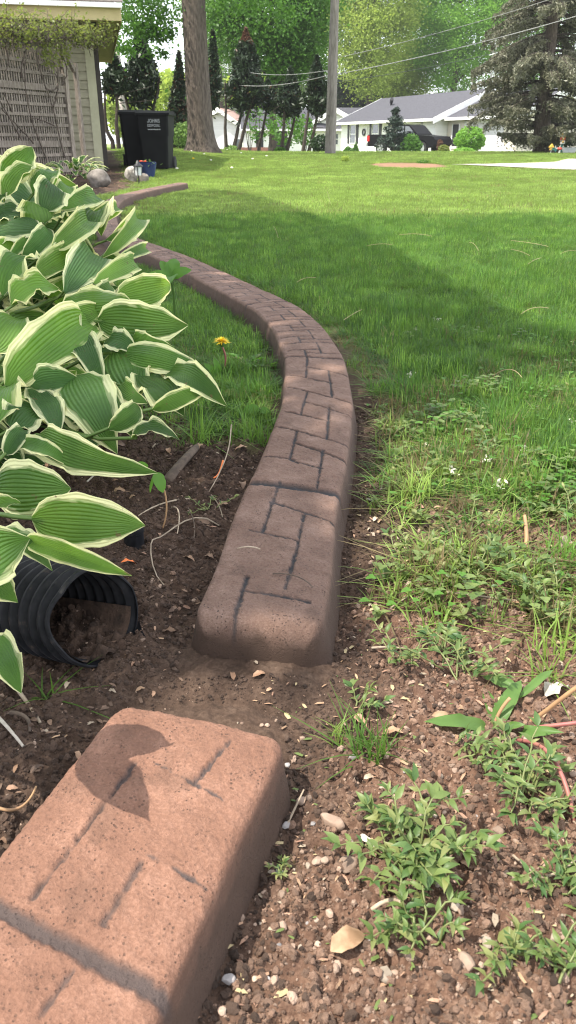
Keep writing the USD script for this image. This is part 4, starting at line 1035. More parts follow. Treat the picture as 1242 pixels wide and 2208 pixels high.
# ornaments beside the spruce
mat('sign_yellow', (.75, .45, .08), (.80, .5, .1), rough=.5); mat('sign_red', (.55, .08, .06), rough=.5); mat('sign_white', (.75, .74, .72), rough=.5); mat('zinc', (.36, .38, .39), (.46, .48, .49), 6.0, .5); mat('teal_paint', (.03, .16, .14), rough=.5)
Y = 29.5
b = bp(1211, Y); o = thing('garden_totem', 'colourful stacked birdhouse post beside the spruce', 'ornament', b)
zt = lambda py: V(1211, py, Y)[2] - b[2]
mb = MB(); mb.tube([(0, 0, -.1), (0, 0, zt(310))], .03, 6); obj('post', mb.get(), 'teal_paint', o)
mb = MB(); mb.box(-.07, .07, -.05, .05, zt(310), zt(303)); obj('plate', mb.get(), 'sign_white', o)
mb = MB(); mb.box(-.07, .07, -.05, .05, zt(302.5), zt(296)); obj('plate', mb.get(), 'sign_red', o)
mb = MB(); mb.box(-.07, .07, -.05, .05, zt(295.5), zt(288)); obj('plate', mb.get(), 'sign_yellow', o)
for py in (306, 299, 292):
    v, f = blob(.035, 1, .05, 3); mb = MB().add(v + [0, -.055, zt(py)], f); obj('knob', mb.get(), 'sign_yellow' if py != 292 else 'sign_red', o)
b = bp(1189, Y); o = thing('yellow_birdhouse', 'tiny yellow house on a short stake beside the spruce trunk', 'ornament', b)
mb = MB(); mb.tube([(0, 0, -.1), (0, 0, .12)], .02, 5); obj('stake', mb.get(), 'sign_white', o)
mb = MB(); mb.box(-.055, .055, -.04, .04, .12, .21); obj('body', mb.get(), 'sign_yellow', o)
v = np.array([[x, y, z] for y in (-.06, .06) for x, z in ((-.085, .20), (.085, .20), (0, .31))]); mb = MB().add(v, [[0, 1, 2], [3, 5, 4], [0, 3, 4], [0, 4, 1], [1, 4, 5], [1, 5, 2], [2, 5, 3], [2, 3, 0]]); obj('roof', mb.get(), 'sign_yellow', o)
b = bp(1207, Y - .1); o = thing('red_birdhouse', 'tiny red mushroom ornament left of the zinc planter', 'ornament', b)
mb = MB(); mb.tube([(0, 0, -.1), (0, 0, .12)], .03, 6); obj('stem', mb.get(), 'sign_white', o)
v, f = blob(.08, 2, .05, 4, (1, 1, .6)); mb = MB().add(v + [0, 0, .16], f); obj('cap', mb.get(), 'sign_red', o, True)
b = bp(1197, Y); o = thing('toy_tractor', 'small teal garden figure between the tiny yellow and red ornaments', 'ornament', b)
mb = MB(); mb.box(-.11, .11, -.05, .05, .06, .15); mb.box(-.11, -.02, -.05, .05, .152, .22); obj('body', mb.get(), 'teal_paint', o)
for x in (-.07, .08):
    w = trimesh.creation.cylinder(.06, .13, sections=14); w.apply_transform(trimesh.transformations.rotation_matrix(np.pi / 2, [1, 0, 0])); w.apply_translation([x, 0, .06]); obj('wheel', w, 'tyre', o)
b = bp(1226, Y); o = thing('zinc_planter', 'oblong zinc planter under the birdhouse post', 'planter', b)
mb = MB()
q = np.array([[x, y, 0] for x, y in ((-.2, -.1), (.2, -.1), (.2, .1), (-.2, .1))]); q2 = q * [1.15, 1.2, 1] + [0, 0, .2]
mb.add(np.vstack([q, q2]), [[0, 1, 5, 4], [1, 2, 6, 5], [2, 3, 7, 6], [3, 0, 4, 7], [3, 2, 1, 0]]); obj('tub', mb.get(), 'zinc', o)
r = np.random.default_rng(9); obj('foliage', cards(r.normal(size=(130, 3)) * [.13, .06, .06] + [0, 0, .26], .08, r), 'dark_leaf', o)

# added foliage between trellis and wall, there to darken the lattice gaps
r = np.random.default_rng(66); o = thing('climber_shrub', 'added dark foliage that darkens the lattice gaps of the trellis', 'shrub', lo)
q = np.c_[r.uniform(-2.7, -.12, 9000), r.uniform(.10, .5, 9000), r.uniform(.05, ztop - .05, 9000)]
obj('foliage', cards(lm(q) - lo, .10, r, .2, .6), 'dark_leaf', o)
mb = MB()
for k in range(9):
    a = np.array([-2.5 + k * .28, .4, -.05]); mb.tube(limb_path(lm(a) - lo, lm(a + [r.normal() * .2, 0, ztop - .2]) - lo, r), [.02, .018, .016, .013, .01, .006], 5, False)
obj('stem', mb.get(), 'trunk_bark_dark', o, True)
# vine over the trellis
r = np.random.default_rng(13); o = thing('trellis_vine', 'yellow green vine with woody stems sprawling over the trellis top', 'vine')
st = [[(95, 345), (60, 260), (45, 200), (40, 150), (60, 110)], [(135, 340), (110, 250), (92, 190), (75, 140), (70, 100)], [(40, 300), (-10, 210)], [(65, 310), (30, 270), (0, 240)],
      [(92, 190), (118, 175), (115, 155), (95, 130)], [(110, 230), (118, 200), (120, 170), (100, 160)], [(20, 240), (0, 200)], [(40, 170), (60, 100), (90, 85)], [(110, 270), (80, 255), (60, 250)], [(0, 60), (60, 85), (120, 80), (180, 85)], [(5, 100), (10, 130), (4, 160)], [(130, 120), (138, 150), (128, 180)]]
def on_trellis(px, py, off=.06):
    k = px / 160.0; Yt = 14.0 + 1.9 * k - off * .3
    return V(px, py, Yt) + np.array([.05, -.02, 0])
for s in st:
    q = np.array([on_trellis(*p) for p in s])
    q = spline(q, 14) if len(s) > 2 else q
    mb = MB(); mb.tube(q + np.cumsum(r.normal(size=q.shape), 0) * .006, np.linspace(.016, .008, len(q)), 5, False); obj('stem', mb.get(), 'bark_vine', o, True)
tw = MB(); P = []
for _ in range(330):
    px = r.uniform(-60, 225); py = 75 + (px - 80) * .02 - abs(r.normal()) * 22 * (1.2 if px < 150 else .7) + (abs(r.normal()) * 10)
    a = on_trellis(px, min(py + 18, 105)) + r.normal(size=3) * [.05, .15, .03]; e = on_trellis(px + r.normal() * 14, py - 8) + r.normal(size=3) * [.1, .22, .06]
    tw.tube([a, (a + e) / 2 + r.normal(size=3) * .04, e], [.006, .005, .002], 3, False)
    n = r.integers(5, 13); u = r.random(n)[:, None]
    P.append(a + (e - a) * (.3 + .75 * u) + r.normal(size=(n, 3)) * .055)
for _ in range(60):
    px, py = r.uniform(85, 140), r.uniform(95, 140); P.append(on_trellis(px, py) + r.normal(size=(5, 3)) * .05)
obj('twigs', tw.get(), 'bark_vine', o); obj('foliage', cards(np.vstack(P), .062, r, .1, .5), 'vine_leaf', o)
# ------------------------------------------------------------------ hostas
def hosta_mat(name, g1, g2, cream, under=1.0):
    usdkit.material(stage, '/World/Looks/' + name, {
        'uv': ('uvmap', {'attribute': 'st'}), 'sx': ('separate_xyz', {}), 'geo': ('geometry', {}), 'oi': ('object_info', {}),
        'u2': ('math', {'math_type': 'multiply_add', 'value2': 2.0, 'value3': -1.0}), 'ab': ('math', {'math_type': 'absolute'}),
        'rx': ('math', {'math_type': 'multiply', 'value2': 37.0}), 'ry': ('math', {'math_type': 'multiply_add', 'value2': 7.0}),
        'vx': ('math', {'math_type': 'multiply', 'value2': 3.2}), 'cv': ('combine_xyz', {}),
        'nz': ('noise_texture', {'scale': 1.0, 'detail': 2.0, 'roughness': .5}), 'nf': ('math', {'math_type': 'multiply_add', 'value2': .62, 'value3': -.31}),
        'ed': ('math', {'math_type': 'add'}), 'rm': ('rgb_ramp', {'ramp': [(.0, (0, 0, 0)), (.68, (0, 0, 0)), (.71, (.30, .30, .30)), (.78, (.38, .38, .38)), (.82, (1, 1, 1))]}),
        'n2': ('noise_texture', {'scale': 9.0, 'detail': 3.0}), 'rg': ('rgb_ramp', {'ramp': [(.3, g1), (.7, g2)]}),
        'mr': ('map_range', {'to_min': .72, 'to_max': 1.25}), 'hs': ('hsv', {}), 'mx': ('mix_color', {'b': cream}),
        'vn': ('math', {'math_type': 'multiply', 'value2': 44.0}), 'sn': ('math', {'math_type': 'sine'}), 'sh': ('math', {'math_type': 'multiply_add', 'value2': .5, 'value3': .5}),
        'pb': ('noise_texture', {'scale': 70.0, 'detail': 2.0}), 'hh': ('math', {'math_type': 'multiply_add', 'value2': 1.3}),
        'bp': ('bump', {'strength': .6, 'distance': .0045}), 'dk': ('math', {'math_type': 'multiply_add', 'value2': .13, 'value3': .90}), 'hv': ('hsv', {}), 'sp': ('noise_texture', {'scale': 42.0, 'detail': 4.0, 'roughness': .6}), 'sr': ('rgb_ramp', {'ramp': [(.0, (0, 0, 0)), (.665, (0, 0, 0)), (.71, (.75, .75, .75))]}), 'ms': ('mix_color', {'b': (.13, .085, .04)}),
        'p': ('principled_bsdf', {'roughness': .42, 'specular_ior_level': .38}), 'tl': ('hsv', {'hue': .475, 'saturation': 1.12, 'value': 1.6 * under}),
        'tr': ('translucent_bsdf', {}), 'mc': ('mix_closure', {'fac': .42})},
        [('uv.UV', 'sx.vector'), ('sx.x', 'u2.value1'), ('u2.value', 'ab.value1'), ('oi.random', 'rx.value1'), ('sx.x', 'ry.value1'), ('rx.value', 'ry.value3'),
         ('sx.y', 'vx.value1'), ('ry.value', 'cv.x'), ('vx.value', 'cv.y'), ('rx.value', 'cv.z'), ('cv.vector', 'nz.vector'), ('nz.fac', 'nf.value1'), ('ab.value', 'ed.value1'), ('nf.value', 'ed.value2'),
         ('ed.value', 'rm.fac'), ('geo.position', 'n2.vector'), ('n2.fac', 'rg.fac'), ('oi.random', 'mr.value'), ('mr.result', 'hs.value'), ('rg.color', 'hs.color'),
         ('ab.value', 'vn.value1'), ('vn.value', 'sn.value1'), ('sn.value', 'sh.value1'), ('sh.value', 'dk.value1'), ('dk.value', 'hv.value'), ('hs.color', 'hv.color'),
         ('hv.color', 'mx.a'), ('rm.color', 'mx.fac'), ('geo.position', 'sp.vector'), ('sp.fac', 'sr.fac'), ('sr.color', 'ms.fac'), ('mx.result', 'ms.a'), ('ms.result', 'p.base_color'), ('ms.result', 'tl.color'), ('tl.color', 'tr.color'),
         ('geo.position', 'pb.vector'), ('pb.fac', 'hh.value1'), ('sh.value', 'hh.value3'), ('hh.value', 'bp.height'), ('bp.normal', 'p.normal'),
         ('p.BSDF', 'mc.closure1'), ('tr.BSDF', 'mc.closure2')], surface='mc.closure')
hosta_mat('hosta_leaf', (.050, .125, .024), (.10, .215, .042), (.70, .72, .40))
hosta_mat('hosta_leaf_blue', (.038, .098, .024), (.072, .165, .042), (.70, .72, .43))
hosta_mat('hosta_leaf_light', (.085, .19, .03), (.14, .27, .048), (.72, .73, .38))
leafmat('hosta_stalk', (.10, .17, .04), (.16, .23, .06), .2)

def leaf_sheet(B, Tp, W, n, arch=.12, fold=.25, wave=.06, tipd=.12, twist=0.0, seed=0, nu=11, nv=17, point=.60):
    r = np.random.default_rng(seed)
    B, Tp = np.asarray(B, float), np.asarray(Tp, float)
    a = Tp - B; L = np.linalg.norm(a); a /= L
    n = n - (n @ a) * a; n /= np.linalg.norm(n); s = np.cross(a, n)
    v = np.linspace(0, 1, nv) ** .92; u = np.linspace(-1, 1, nu)
    f = np.where(v < .40, np.sqrt(np.clip(1 - (1 - v / .40) ** 2, 0, 1)), np.cos(np.pi / 2 * np.clip((v - .40) / .60, 0, 1)) ** point)
    f = np.maximum(f, .012) * (1 - .35 * sstep(.82, 1, v) * (1 - sstep(.97, 1, v)))
    f[0] = .10; f[-1] = .01
    mid = B + a * (L * v)[:, None] + n * (arch * L * np.sin(np.pi * v ** .9) - tipd * L * np.clip((v - .55) / .45, 0, 1) ** 2 * .5)[:, None]
    tw = np.radians(twist) * (v - .4)
    nn = n * np.cos(tw)[:, None] + s * np.sin(tw)[:, None]; ss = s * np.cos(tw)[:, None] - n * np.sin(tw)[:, None]
    ph = r.uniform(0, 6.28, 4); asym = r.uniform(-.12, .12)
    au = np.abs(u)[None]
    foldA = fold * (1 + asym * np.sign(u)[None])
    hgt = foldA * au ** 1.25 - .16 * fold * au ** 3
    wv = wave * au ** 2.2 * (np.sin(v * 15 + ph[0])[:, None] * (u > 0)[None] + np.sin(v * 14 + ph[1])[:, None] * (u < 0)[None]) + wave * .5 * au ** 3 * np.sin(v * 31 + ph[2])[:, None]
    cor = .010 * np.sin(au * 19) * np.sin(np.pi * np.clip(v, .0, 1))[:, None]
    wd = (W / 2 * f)[:, None] * (1 + .04 * np.sin(v * 22 + ph[3])[:, None] * au ** 4)
    cosf = 1 / np.sqrt(1 + fold ** 2)
    P = mid[:, None] + ss[:, None] * (wd * u[None] * cosf)[..., None] + nn[:, None] * ((hgt * wd) + (wv + cor) * W / 2 * np.minimum(1, f * 1.6)[:, None])[..., None]
    uv = np.stack(np.broadcast_arrays((u[None] + 1) / 2 + v[:, None] * 0, v[:, None] + u[None] * 0), -1)
    return P.reshape(-1, 3), grid_faces(nv, nu), uv.reshape(-1, 2)

CAM = np.array([0, 0, CAM_H])
def hosta_leaf(plant, crown, bx, by, tx, ty, w, Yb=None, Yt=None, roll=None, m='hosta_leaf', seed=0, **kw):
    r = np.random.default_rng(seed)
    auto = lambda px, py: float(np.interp(py, [330, 500, 700, 850, 1000, 1130, 1400], [2.25, 2.05, 1.75, 1.52, 1.28, 1.10, .86])) + max(0, (px - 110) / 140) * .55 * float(sstep(640, 480, py))
    Yb = Yb or auto(bx, by) + .02; Yt = Yt or auto(tx, ty)
    B, Tp = V(bx, by, Yb), V(tx, ty, Yt)
    for P in (B, Tp):
        P[2] = max(P[2], .035)
    mid = (B + Tp) / 2; c = CAM - mid; dist = c @ np.array([0, -cp, sp]); c /= np.linalg.norm(c)
    a = (Tp - B) / np.linalg.norm(Tp - B)
    n0 = c - (c @ a) * a; n0 /= np.linalg.norm(n0)
    if roll is None:
        up = np.array([0, 0, 1.0]); n = n0 * .8 + (up - (up @ a) * a) * .45; n /= np.linalg.norm(n)
        g = np.radians(r.uniform(-30, 30))
    else:
        n = n0; g = np.radians(roll)
    n = n * np.cos(g) + np.cross(a, n) * np.sin(g)
    W = w * dist / FPX / max(.55, abs(n @ n0))
    k = dict(arch=r.uniform(.05, .18), fold=r.uniform(.1, .55), wave=r.uniform(.12, .28), tipd=r.uniform(.15, .6), twist=r.uniform(-45, 45)); k.update(kw)
    v, f, uv = leaf_sheet(B, Tp, W, n, seed=seed, **k)
    l = obj('leaf', (v, f), m, plant, True, uv)
    C = np.asarray(crown, float)
    q = spline([C, C * .35 + B * .65 + [0, 0, .03], B, B + (Tp - B) * .12], 9)
    mb = MB(); mb.tube(q, np.linspace(.0055, .0035, 9), 5, False)
    obj('stalk', mb.get(), 'hosta_stalk', l, True)

def z4(x, y): return x / 2.484, 300 + y / 2.484
def z5(x, y): return x / 2.484, 880 + y / 2.484
D, Bl, Li = 'hosta_leaf', 'hosta_leaf_blue', 'hosta_leaf_light'
back = [(10, 225, 180, 40, 135, D, {}), (15, 350, 205, 118, 85, Li, {'fold': .7}), (170, 300, 312, 130, 85, D, {}), (235, 395, 290, 212, 135, Bl, {}), (300, 335, 365, 250, 75, D, {}),
        (370, 300, 442, 268, 45, D, {}), (305, 372, 541, 318, 80, D, {}), (520, 402, 600, 366, 50, D, {}), (470, 412, 642, 392, 48, Li, {}), (235, 452, 183, 320, 150, Li, {'fold': -.2}),
        (-40, 420, 148, 398, 90, Bl, {}), (-70, 490, 218, 462, 130, Bl, {'fold': -.15, 'wave': .03}), (235, 458, 352, 368, 62, D, {}), (340, 460, 425, 362, 85, D, {}), (262, 600, 482, 445, 120, Li, {'fold': .6}),
        (420, 570, 546, 418, 150, D, {}), (560, 540, 742, 503, 62, D, {}), (545, 640, 684, 448, 85, Li, {'fold': .6}), (110, 640, 288, 455, 100, Bl, {}), (-50, 620, 72, 540, 85, Li, {}),
        (50, 650, 165, 505, 45, D, {}), (335, 835, 525, 562, 150, Bl, {'fold': .3}), (175, 745, 418, 598, 120, Li, {'fold': .6, 'wave': .2}), (590, 670, 772, 598, 52, D, {}), (490, 780, 732, 648, 85, Li, {}),
        (5, 850, 208, 605, 115, D, {'fold': .5}), (-30, 740, 78, 606, 85, Li, {}), (-60, 260, 15, 165, 60, Li, {}), (-40, 370, 20, 250, 70, D, {}), (350, 390, 372, 322, 60, D, {}), (420, 420, 480, 370, 60, D, {})]
mid_ = [(45, 895, 330, 775, 110, Li, {'fold': .5}), (480, 865, 617, 768, 80, D, {}), (610, 850, 940, 778, 130, Li, {'fold': .15}), (310, 900, 712, 862, 125, Li, {'fold': -.25}), (500, 965, 985, 1002, 175, D, {'fold': .12, 'roll': 5}),
        (120, 1090, 580, 885, 130, Li, {'fold': .3}), (5, 1345, 572, 890, 215, Li, {'fold': .45, 'roll': -12}), (-70, 1150, 122, 915, 175, Li, {'fold': .3}), (610, 1105, 697, 1328, 250, D, {'fold': -.25, 'arch': -.02}),
        (640, 1140, 1088, 1240, 120, D, {'fold': -.3}), (745, 1255, 982, 1398, 135, D, {'fold': -.15}), (880, 1245, 1185, 1372, 110, D, {'fold': .3}), (800, 1455, 1130, 1325, 75, Li, {}),
        (400, 1250, 562, 1552, 225, D, {'fold': -.12, 'wave': .08}), (540, 1295, 648, 1515, 110, D, {'fold': -.3}), (575, 1560, 768, 1412, 105, D, {'wave': .2}), (150, 1320, 415, 1275, 125, Bl, {}),
        (-60, 1570, 62, 1270, 180, Li, {'fold': .3}), (690, 1605, 950, 1568, 62, D, {}), (240, 1200, 445, 1150, 70, Bl, {}), (60, 1560, 205, 1420, 150, Bl, {}), (640, 1310, 760, 1400, 90, D, {}),
        (430, 1060, 520, 1260, 120, Bl, {}), (560, 1080, 720, 1120, 90, Bl, {}), (170, 1330, 320, 1530, 110, Bl, {}), (300, 960, 420, 1100, 120, Bl, {}), (700, 1060, 900, 1110, 80, D, {})]
front_ = [(185, 130, 772, 345, 190, D, {'fold': .35, 'roll': 12}), (20, 260, 150, 85, 110, Bl, {'fold': .5}), (-60, 430, 355, 437, 290, D, {'fold': -.18, 'roll': 5, 'wave': .06}),
          (140, 588, 756, 628, 262, Li, {'fold': .10, 'roll': 0, 'wave': .10, 'Yb': 1.0, 'Yt': 1.0}), (105, 690, 664, 884, 120, Li, {'fold': .5, 'Yb': .93, 'Yt': .86}), (-90, 900, 108, 690, 240, D, {'fold': .2, 'Yb': .88, 'Yt': .84}), (-90, 1220, 92, 1468, 190, D, {'fold': .2, 'Yb': .80, 'Yt': .74}), (-120, 830, 60, 1010, 170, D, {'fold': .2, 'Yb': .86, 'Yt': .82}), (-60, 700, 250, 790, 130, D, {'fold': .3, 'Yb': .95, 'Yt': .90}), (-60, 540, 98, 492, 75, Li, {}),
          (100, 190, 380, 290, 90, D, {})]
crowns = {'b': np.array([-1.05, 2.35, .02]), 'm': np.array([-.78, 1.75, .02]), 'f': np.array([-.62, 1.22, .01])}
hb = thing('hosta', 'tall cream edged hosta at the upper left, largest of the clump', 'hosta')
hm_ = thing('hosta', 'cream edged hosta spreading its low right leaves towards the dandelion', 'hosta')
hf = thing('hosta', 'cream edged hosta with few leaves just above the black pipe', 'hosta')
sd = 100
for plant, c, lst, zf in ((hb, 'b', back, z4), (hm_, 'm', mid_, z4), (hf, 'f', front_, z5)):
    for bx, by, tx, ty, w, m, kw in lst:
        sd += 1
        hosta_leaf(plant, crowns[c], *zf(bx + (tx - bx) * .05, by + (ty - by) * .05), *zf(tx, ty), w / 2.484 * (1.42 if zf is z4 else 1.15), m=m, seed=sd, **kw)
# leaves deeper in the clump, in shade between the others
r = np.random.default_rng(55)
for k in range(150):
    px, py = r.uniform(-60, 215), r.uniform(370, 930)
    if px > 130 and py < 520: continue
    Yd = float(np.interp(py, [420, 700, 930], [2.55, 2.1, 1.75])) + r.uniform(-.12, .2)
    a = r.uniform(-1.2, 1.6); Lp = r.uniform(68, 100)
    hosta_leaf(hb if py < 640 else hm_, crowns['b' if py < 640 else 'm'], px, py, px + Lp * math.cos(a), py + Lp * .6 * math.sin(a), r.uniform(56, 80), Yd + .03, Yd - .03, m=[D, Bl, Li][k % 3], seed=300 + k)
for k in range(9):
    py = r.uniform(960, 1050); px = r.uniform(-60, 40)
    hosta_leaf(hf, crowns['f'], px, py, px + r.uniform(30, 70), py + r.uniform(-20, 50), r.uniform(50, 80), 1.5, 1.44, m=Bl, seed=400 + k)
# a leaf beside the picture whose shadow falls on the near curb
def shadow_leaf(plant, base_px, tip_px, w, h0, h1, seed, m=D):
    a = G(*base_px, .06) + SUN / SUN[2] * h0; b_ = G(*tip_px, .06) + SUN / SUN[2] * h1
    v, f, uv = leaf_sheet(a, b_, w, np.array([-.2, -.2, 1.0]), .05, .15, .10, .1, 0, seed, 11, 17, 1.15)
    l = obj('leaf', (v, f), m, plant, True, uv)
    C = crowns['f'] + [-.05, -.45, 0]; q = spline([C, C * .4 + a * .6 + [0, 0, .05], a], 9); mb = MB(); mb.tube(q, np.linspace(.0055, .0035, 9), 5, False); obj('stalk', mb.get(), 'hosta_stalk', l, True)
hx = thing('hosta', 'hosta reaching in from beyond the left edge beside the near curb', 'hosta')
shadow_leaf(hx, (180, 1596), (386, 1612), .056, .30, .30, 501)
shadow_leaf(hx, (178, 1618), (336, 1778), .050, .33, .33, 502)
shadow_leaf(hx, (60, 1560), (150, 1640), .10, .34, .34, 503)
shadow_leaf(hx, (20, 1640), (95, 1700), .10, .36, .36, 504)
shadow_leaf(hx, (-30, 1700), (40, 1760), .10, .36, .36, 505)

# the small hosta by the garage corner
r = np.random.default_rng(77); c0 = at(165, 398); hs = thing('hosta', 'small far hosta at the foot of the garage wall', 'hosta', c0)
for k in range(46):
    az = r.uniform(0, 2 * np.pi); el = r.uniform(.0, 1.0); q = .26 + .42 * el ** .6 * r.uniform(.7, 1)
    B = np.array([math.cos(az) * q * .55, math.sin(az) * q * .5, .06 + .26 * (1 - el)]); Tp = B + np.array([math.cos(az), math.sin(az), r.uniform(-.25, .55) * (1.1 - el)]) * r.uniform(.22, .32)
    n = np.array([-math.cos(az) * .5, -math.sin(az) * .5, 1.0])
    v, f, uv = leaf_sheet(B, Tp, r.uniform(.09, .14), n, .08, .3, .08, .3, 0, 600 + k, 7, 8)
    obj('leaf', (v, f), [D, Bl][k % 2], hs, True, uv)

# ------------------------------------------------------------------ corrugated drain pipe and pipe stub
usdkit.material(stage, '/World/Looks/black_plastic', {
    'geo': ('geometry', {}), 'n': ('noise_texture', {'scale': 38.0, 'detail': 5.0, 'roughness': .7}), 'r': ('rgb_ramp', {'ramp': [(.45, (.006, .0065, .008)), (.62, (.016, .016, .018)), (.75, (.07, .052, .04))]}),
    'rr': ('map_range', {'to_min': .38, 'to_max': .68}), 'p': ('principled_bsdf', {'specular_ior_level': .16})},
    [('geo.position', 'n.vector'), ('n.fac', 'r.fac'), ('r.color', 'p.base_color'), ('n.fac', 'rr.value'), ('rr.result', 'p.roughness')], surface='p.BSDF')
pc = G(214, 1330, .062); pd = np.array([.80, -.50, .20]); pd /= np.linalg.norm(pd)
dp_ = thing('drain_pipe', 'black corrugated drain pipe lying open ended in the soil', 'pipe', pc)
ps = np.cross(pd, [0, 0, 1]); ps /= np.linalg.norm(ps); pu = np.cross(ps, pd)
ns, nt = 150, 64
s = np.linspace(0, .52, ns); th = np.linspace(0, 2 * np.pi, nt)
w_ = (s / .0205) % 1
prof = .5 + .5 * np.tanh(5 * (np.sin(2 * np.pi * w_) + .1)) / np.tanh(5)
R = .0660 + .0085 * prof
dent = 1 + .05 * np.cos(2 * (th - .6))[None] + .015 * np.sin(3 * th + 1)[None]
R2 = R[:, None] * dent
cut = .012 * np.sin(th * 3 + .5) + .020 * sstep(.6, .95, -np.sin(th)) * np.cos(th * 2)
ss_ = s[:, None] + np.maximum(0, cut)[None] * np.exp(-s / .03)[:, None]
bend = -.10 * s ** 2
P = (-pd)[None, None] * ss_[..., None] + (ps[None] * np.cos(th)[:, None] + pu[None] * np.sin(th)[:, None])[None] * R2[..., None] + (ps * 1.0)[None, None] * bend[:, None, None]
inner = P - ((ps[None] * np.cos(th)[:, None] + pu[None] * np.sin(th)[:, None])[None] * .0022)
mb = MB().add(P.reshape(-1, 3), grid_faces(ns, nt)[:, ::-1]); mb.add(inner.reshape(-1, 3), grid_faces(ns, nt))
rim = np.concatenate([P[0], inner[0]]); q = np.arange(nt - 1); mb.add(rim, np.stack([q, q + 1, q + 1 + nt, q + nt], 1))
obj('pipe_wall', mb.get(), 'black_plastic', dp_, True)
# torn strip curling from the lower lip
a0 = P[0, int(nt * .60)]; q = np.array([a0, a0 + [.012, -.022, -.018], a0 + [.03, -.03, -.03], a0 + [.055, -.028, -.036], a0 + [.08, -.016, -.038]])
q = spline(q, 12); wv = np.array([.004, .002, .011]); v = np.vstack([q - wv, q + wv]); i = np.arange(11); obj('torn_rim', (v, np.stack([i, i + 1, i + 13, i + 12], 1)), 'black_plastic', dp_, True)
mat('earth', (.030, .019, .013), (.085, .052, .036), 40.0, .95, bump=.8, bscale=160, bdist=.004, coord='world')
gxs = np.linspace(-.062, .062, 26); gys = np.linspace(.004, .22, 40); X_, Y_ = np.meshgrid(gxs, gys, indexing='ij')
zz_ = -np.sqrt(np.maximum(0, .0645 ** 2 - X_ ** 2)) * (1) ; lvl = -.056 + .030 * (meshkit.fbm(np.stack([X_ * 60, Y_ * 60, X_ * 0], -1) + 4, 4, 4) - .5) * 2 - Y_ * .08
Z_ = np.maximum(zz_ + .002, lvl)
Pm = X_[..., None] * ps + (-pd) * Y_[..., None] + pu * Z_[..., None]
obj('soil_inside', (Pm.reshape(-1, 3), grid_faces(26, 40)), 'earth', dp_, True)
c = at(291, 1186); o = thing('pipe_stub', 'short black plastic pipe stub sticking up behind the drain pipe', 'pipe', c)
th = np.linspace(0, 2 * np.pi, 33); ring = lambda rr, z: np.c_[np.cos(th) * rr, np.sin(th) * rr, th * 0 + z]
mb = MB().add(np.vstack([ring(.0175, -.02), ring(.0175, .024), ring(.019, .025), ring(.019, .034), ring(.0155, .034), ring(.0155, .012)]), grid_faces(6, 33)); obj('collar', mb.get(), 'black_plastic', o, 40)
mb = MB(); mb.tube([(0, 0, .010), (0, 0, .013)], .0156, 16); obj('soil_plug', mb.get(), 'earth', o)

# ------------------------------------------------------------------ grass
def blades(r, n, rad, h, wd, lean=.5, curl=.5, seg=3):
    V_, F_ = [], []
    a = r.uniform(0, 2 * np.pi, n); q = np.sqrt(r.random(n)) * rad
    az = r.uniform(0, 2 * np.pi, n); L = h * r.uniform(.55, 1.2, n); ln = np.abs(r.normal(size=n)) * lean
    for i in range(n):
        b = np.array([math.cos(a[i]) * q[i], math.sin(a[i]) * q[i], -.006]); d = np.array([math.cos(az[i]), math.sin(az[i]), 0]); s = np.array([-d[1], d[0], 0])
        u = np.linspace(0, 1, seg + 1)[:, None]
        c = b + d * (L[i] * ln[i] * u ** (1 + curl)) + np.array([0, 0, 1]) * (L[i] * u * (1 - .35 * min(1.6, ln[i]) * u))
        w = wd * r.uniform(.7, 1.2) * (1 - u ** 2.2) + .00015
        V_.append(np.vstack([c - s * w, c + s * w])); m = seg + 1
        k = np.arange(seg); F_.append(np.stack([k, k + 1, k + 1 + m, k + m], 1) + i * 2 * m)
    return np.vstack(V_), np.vstack(F_)

def grassmat(name, c1, c2, tip, nscale=2.4):
    usdkit.material(stage, '/World/Looks/' + name, {
        'geo': ('geometry', {}), 'oi': ('object_info', {}), 'n': ('noise_texture', {'scale': nscale, 'detail': 3.0}), 'tc': ('texture_coordinate', {}), 'sx': ('separate_xyz', {}),
        'a': ('math', {'math_type': 'add'}), 'a2': ('math', {'math_type': 'add'}), 'm': ('math', {'math_type': 'multiply', 'value2': .3333}), 'r': ('rgb_ramp', {'ramp': [(.30, tuple(.6 * q for q in c1)), (.42, c1), (.57, c2), (.70, tip)]}),
        'p': ('principled_bsdf', {'roughness': .5, 'specular_ior_level': .3}), 'h': ('hsv', {'hue': .485, 'saturation': 1.05, 'value': 1.45}), 't': ('translucent_bsdf', {}), 'mx': ('mix_closure', {'fac': .48})},
        [('geo.position', 'n.vector'), ('geo.random_per_island', 'a.value1'), ('n.fac', 'a.value2'), ('a.value', 'a2.value1'), ('oi.random', 'a2.value2'), ('a2.value', 'm.value1'), ('m.value', 'r.fac'),
         ('r.color', 'p.base_color'), ('r.color', 'h.color'), ('h.color', 't.color'), ('p.BSDF', 'mx.closure1'), ('t.BSDF', 'mx.closure2')], surface='mx.closure')
grassmat('grass_blade', (.115, .23, .040), (.25, .42, .085), (.46, .56, .20))
grassmat('grass_far', (.21, .32, .07), (.37, .51, .14), (.55, .60, .28), .5)
grassmat('grass_lush', (.07, .17, .030), (.16, .32, .06), (.30, .44, .12), 3.0)
grassmat('grass_dry', (.20, .16, .075), (.32, .26, .13), (.42, .36, .2))

